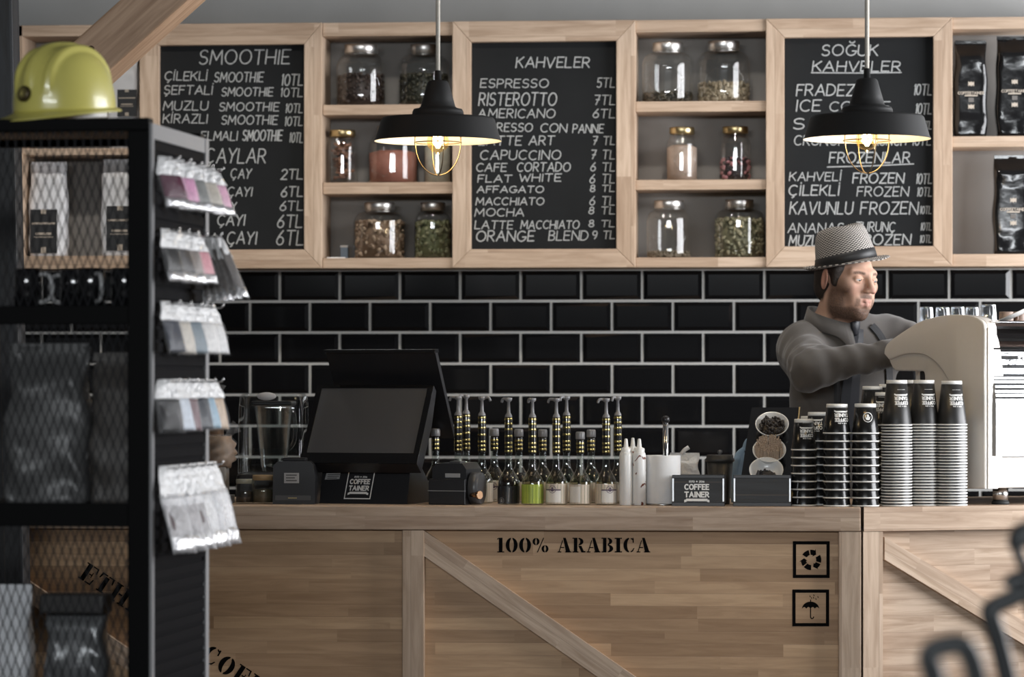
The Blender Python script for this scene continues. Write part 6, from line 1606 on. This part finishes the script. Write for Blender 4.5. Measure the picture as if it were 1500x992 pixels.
# hair at the temples and nape
fh = Field(axis((HC.x-.14, HC.x+.14), -9, 9, .003, .003), axis((HC.y-.14, HC.y+.14), -9, 9, .003, .003), axis((HC.z-.12, HC.z+.13), -9, 9, .003, .003))
fh.ell(H(0, .022, .035), (.0775, .094, .085), .01, '+', HR)
for sx in (-1, 1): fh.capsule(H(sx*.067, -.024, .03), H(sx*.066, -.020, -.012), .012, .008, .02)
fh.ell(H(0, .055, -.03), (.062, .05, .05), .03, '+', HR)
fh.ell(H(0, -.085, -.02), (.073, .085, .095), .008, '-', HR)
for sx in (-1, 1): fh.ell(H(sx*.085, .012, -.012), (.022, .026, .034), .004, '-', HR)
V, F = fh.mesh(); V = V.copy()
np_mesh('hair', V, F, mat('dark_brown_hair', (.022, .015, .012), .55, noise=.4, nscale=220, bump=.6), PERSON, ORG)
# shirt with folds
SHIRT = mat('grey_cotton_shirt', (.074, .066, .060), .85, noise=.08, nscale=30, sheen=.2)
fs = Field(axis((b_lo[0], b_hi[0]), -9, 9, .0045, .0045), axis((b_lo[1], b_hi[1]), -9, 9, .0045, .0045), axis((.93, NB.z+.10), -9, 9, .0045, .0045))
torso(fs, .008); 
fs.capsule(RS, REL, .069, .060, .05); fs.capsule(REL, RWR+(REL-RWR)*.04, .058, .040, .03)
fs.capsule(LS, LEL, .066, .056, .05); fs.capsule(LEL, LWR, .055, .040, .03)
fs.ell(PEL+Vector((0, 0, .03)), (.165, .13, .12), .06)
fs.capsule(NB+(H(0, .045, -.16)-NB)*.35+Vector((0, 0, -.01)), NB+Vector((.006, -.012, -.07)), .079, .090, .03)
I, X, Y, Z = fs.sub((-99, -99, -99), (99, 99, 99))
def along(a, b):
    ab = b-a; L = ab.length; u = ab/L
    t = (X-a.x)*u.x+(Y-a.y)*u.y+(Z-a.z)*u.z; rx, ry, rz__ = X-a.x-t*u.x, Y-a.y-t*u.y, Z-a.z-t*u.z
    return t, np.sqrt(rx*rx+ry*ry+rz__*rz__), np.arctan2(rz__, rx*u.y-ry*u.x+1e-6)
w_ = np.zeros_like(X)
for a, b, fr, seed in ((RS, REL, 78, .3), (REL, RWR, 62, 1.2), (LS, LEL, 70, 2.2)):
    t, r, th = along(a, b); L = (b-a).length
    m = np.exp(-(np.maximum(0, r-.03)/.05)**2)*(t > -.06)*(t < L+.02)
    w_ += m*(.0034*np.sin(t*fr+2.4*np.sin(th+seed)+seed)+.002*np.sin(t*fr*1.9-3*np.cos(th*1.3)+seed*3))
dx_ = X-CHS.x
w_ += .0026*np.sin(26*dx_+9*(Z-1.3)+2*np.sin(11*Z))*np.exp(-((Z-1.35)/.3)**2)+.0022*np.sin(60*(Z+.55*dx_)+3*np.sin(14*dx_))*np.exp(-((dx_+.10)/.07)**2)
fs.d += w_.astype(np.float32)
ax_ = (H(0, .03, -.10)-NB)
cut = Z < .955; fs.d[I] = np.where(cut, np.maximum(fs.d[I], .02), fs.d[I])
V, F = fs.mesh(); np_mesh('shirt', V, F, SHIRT, PERSON, ORG)
for a, b, r in ((REL, RWR, .0405), (LEL, LWR, .0405)):
    d = (b-a).normalized(); MB().tube([b-d*.045-ORG, b-d*.04-ORG, b-d*.002-ORG, b+d*.004-ORG], [r-.002, r+.001, r+.001, r-.004], 28).build('cuff', SHIRT, PERSON)
# torso-only copy of the front for laying straps on it
from mathutils.bvhtree import BVHTree
ft = Field(axis((b_lo[0], b_hi[0]), -9, 9, .008, .008), axis((b_lo[1], b_hi[1]), -9, 9, .008, .008), axis((.93, NB.z+.10), -9, 9, .008, .008))
torso(ft, .010); ft.ell(PEL+Vector((0, 0, .03)), (.165, .13, .12), .06); Vt, Ft = ft.mesh()
BV = BVHTree.FromPolygons([Vector(v) for v in Vt.tolist()], Ft.tolist())
EYEP = Vector((0, 0, EYE))
def onshirt(px, py, off=.003):
    d = (P(px, py, YP)-EYEP).normalized(); h = BV.ray_cast(EYEP, d)
    if h[0] is None: q = BV.find_nearest(P(px, py, YP)); return q[0]+q[1]*off, q[1]
    n = h[1] if h[1].dot(d) < 0 else -h[1]
    return h[0]+n*off, n
def strap(pts, wpx, nm, m, thick=.0025, off=.0035):
    cs = crom([(a, b, 0) for a, b in pts], 8); L = []; mb = MB(); rings = []
    wp_ = wpx if hasattr(wpx, '__len__') else [wpx]*len(pts)
    for i, c in enumerate(cs):
        a = cs[max(0, i-1)]; b = cs[min(len(cs)-1, i+1)]; d = (b-a); n = Vector((-d.y, d.x, 0)); n.normalize()
        t = i/(len(cs)-1)*(len(wp_)-1); q = int(min(len(wp_)-2, t)); w = wp_[q]+(wp_[q+1]-wp_[q])*(t-q)
        ring = []
        for sgn, oo in ((-1, off), (0, off+.001), (1, off), (1, off-thick), (0, off-thick), (-1, off-thick)):
            p_, nn = onshirt(c.x+n.x*sgn*w/2, c.y+n.y*sgn*w/2, oo); ring.append(p_-ORG)
        rings.append(ring)
    mb.loft(rings, smooth=False).build(nm, m, PERSON)
BRC = mat('black_brace_webbing', (.010, .010, .012), .7); TIE = mat('dark_navy_tie', (.010, .011, .016), .5)
strap([(1186, 478), (1197, 487), (1209, 500), (1219, 520), (1224, 545), (1226, 575), (1226, 612), (1226, 650)], 9, 'brace_strap', BRC, off=.006)
strap([(1276, 478), (1288, 492), (1296, 510), (1300, 535), (1301, 565), (1299, 610), (1296, 650)], 9, 'brace_strap', BRC, off=.006)
tk, tn = onshirt(1256, 497, .012)
strap([(1257, 484), (1254, 512), (1249, 540), (1245, 575), (1242, 615), (1241, 650)], [12, 17, 21, 25, 27, 27], 'tie', TIE, .004, .008)
# collar: a stand round the neck and two turned-down points
cc_ = [H(0, .03, -.125), NB]
def ringpt(t, a, rx, ry, up):
    nk = H(0, .038, -.14); c = Vector((nk.x, nk.y, NB.z+.006+up)); fwd = HR @ Vector((0, -1, 0)); fwd.z = 0; fwd.normalize(); fwd = Vector((math.sin(.95), -math.cos(.95), 0)); sd = Vector((-fwd.y, fwd.x, 0))
    drop = -.027*(1+math.cos(a))
    return c+fwd*(math.cos(a)*ry)+sd*(math.sin(a)*rx)+Vector((0, 0, drop))
rings = []
for i in range(41):
    a = -PI+.0+2*PI*i/40; a = PI+ (i/40)*2*PI; a = .16+(2*PI-.32)*i/40
    fr = max(0, math.cos(a))**1.5
    tip = math.exp(-((min(a, 2*PI-a)-.30)/.30)**2)
    pts = [ringpt(0, a, .067, .071, .070), ringpt(0, a, .071, .076, .072), ringpt(0, a, .084+.008*tip, .090+.014*tip, .026-.040*tip), ringpt(0, a, .081+.008*tip, .086+.014*tip, .024-.040*tip), ringpt(0, a, .064, .068, .030)]
    rings.append([p-ORG for p in pts])
MB().loft(rings).build('collar', SHIRT, PERSON)
fwd = Vector((math.sin(.95), -math.cos(.95), 0)); sd = Vector((-fwd.y, fwd.x, 0))
kc = ringpt(0, 0, .066, .080, .052)
kn = MB(); rr_ = []
for z_, wa, da in ((.030, .014, .010), (.022, .019, .013), (.004, .017, .012), (-.012, .011, .009), (-.018, .010, .006)):
    rr_.append([kc+fwd*(.004+da*math.cos(a))+sd*(wa*math.sin(a))+Vector((0, 0, z_))-ORG for a in [2*PI*j/16 for j in range(16)]])
kn.loft(rr_).build('tie_knot', TIE, PERSON)
# trousers and shoes (behind the counter)
fp3 = Field(axis((ORG.x-.35, ORG.x+.35), -9, 9, .008, .008), axis((ORG.y-.3, ORG.y+.25), -9, 9, .008, .008), axis((.02, 1.12), -9, 9, .008, .008))
fp3.ell(PEL+Vector((0, 0, -.03)), (.170, .136, .13), .06)
for h_, kn_, an in legs: fp3.capsule(h_, kn_, .094, .070, .04); fp3.capsule(kn_, an+Vector((0, 0, .03)), .070, .058, .03)
V, F = fp3.mesh(); np_mesh('trousers', V, F, mat('black_trousers', (.012, .012, .014), .8), PERSON, ORG)
for h_, kn_, an in legs:
    rg = []
    for yy, w2, hh in ((.075, .028, .05), (.06, .038, .08), (.0, .042, .085), (-.08, .046, .06), (-.15, .046, .045), (-.19, .036, .035), (-.205, .018, .025)):
        rg.append([Vector((an.x-ORG.x+w2*math.cos(t), an.y-ORG.y+yy, max(0, hh*.5+hh*.5*math.sin(t)))) for t in [2*PI*j/20 for j in range(20)]])
    MB().loft(rg).build('shoe', BLACK_PLASTIC, PERSON)
# ---- checked trilby
CHK = NT('black_and_white_check'); uv = CHK.n('ShaderNodeUVMap', uv_map='UVMap'); mp = CHK.n('ShaderNodeMapping', {'Vector': uv.outputs[0]}); mp.inputs['Scale'].default_value = (84, 1, 1)
ck = CHK.n('ShaderNodeTexChecker', {'Vector': mp.outputs[0], 'Scale': 1.0}); ck.inputs[1].default_value = (.42, .39, .36, 1); ck.inputs[2].default_value = (.018, .017, .017, 1)
CHK.set(CHK.b, 'Base Color', ck.outputs[0]); CHK.set(CHK.b, 'Roughness', .85); CHK = CHK.m
HB = Matrix.Rotation(math.radians(-15), 3, 'X') @ Matrix.Rotation(math.radians(-12), 3, 'Y')
def HT(x, y, z): return H(*(HB @ Vector((x, y, z))+Vector((.004, .012, .050))))-ORG
def hat_ring(rx, ry, z, n=72, zf=None):
    return [HT(rx*math.cos(t), ry*math.sin(t), z+(zf(t) if zf else 0)) for t in [2*PI*j/n for j in range(n)]]
HAT = thing('hat', 'small-checked black and white trilby hat with black band worn by the barista', 'hat', ORG)
brimz = lambda g: (lambda t: g*(.016*max(0, math.sin(t))**1.5+.006*abs(math.cos(t))-.010*max(0, -math.sin(t))**1.2))
dent = lambda d: (lambda t: -d*(.5+.5*math.cos(2*t))*0-d*max(0, math.sin(t))*.6+.004*math.cos(2*t))
rings = [hat_ring(.081, .101, .004), hat_ring(.0805, .1005, .016), hat_ring(.079, .098, .034), hat_ring(.076, .094, .056), hat_ring(.072, .089, .078), hat_ring(.067, .083, .098, zf=dent(.004)), hat_ring(.060, .075, .110, zf=dent(.006)), hat_ring(.050, .064, .112, zf=dent(.004)), hat_ring(.030, .045, .104), hat_ring(.012, .030, .097), hat_ring(.002, .010, .096)]
mb = MB(); cnt = [0, 4, 8, 14, 20, 26, 30, 34, 40, 45, 48]
mb.loft(rings, capa=False, uv=True)
for fi in list(mb.uv): mb.uv[fi] = [(u, cnt[int(v)]) for u, v in mb.uv[fi]]
mb.build('crown', CHK, HAT)
MB().loft([hat_ring(.0815, .1015, .002), hat_ring(.0835, .1035, .003), hat_ring(.0818, .1012, .030), hat_ring(.0795, .0985, .031)], capa=False, capb=False).build('band', mat('black_hat_band', (.010, .010, .011), .5), HAT)
mb = MB()
br = [(.080, .100, .0015, 0), (.094, .113, .000, .3), (.108, .126, -.001, .7), (.121, .138, .000, 1.1), (.122, .139, -.0025, 1.1), (.108, .126, -.0045, .7), (.094, .113, -.0035, .3), (.079, .099, -.003, 0)]
mb.loft([hat_ring(a, b, c, zf=brimz(g)) for a, b, c, g in br], capa=False, capb=False, uv=True)
cb = [0, 4, 8, 12, 12, 8, 4, 0]
for fi in list(mb.uv): mb.uv[fi] = [(u, cb[int(v)]) for u, v in mb.uv[fi]]
mb.build('brim', CHK, HAT)
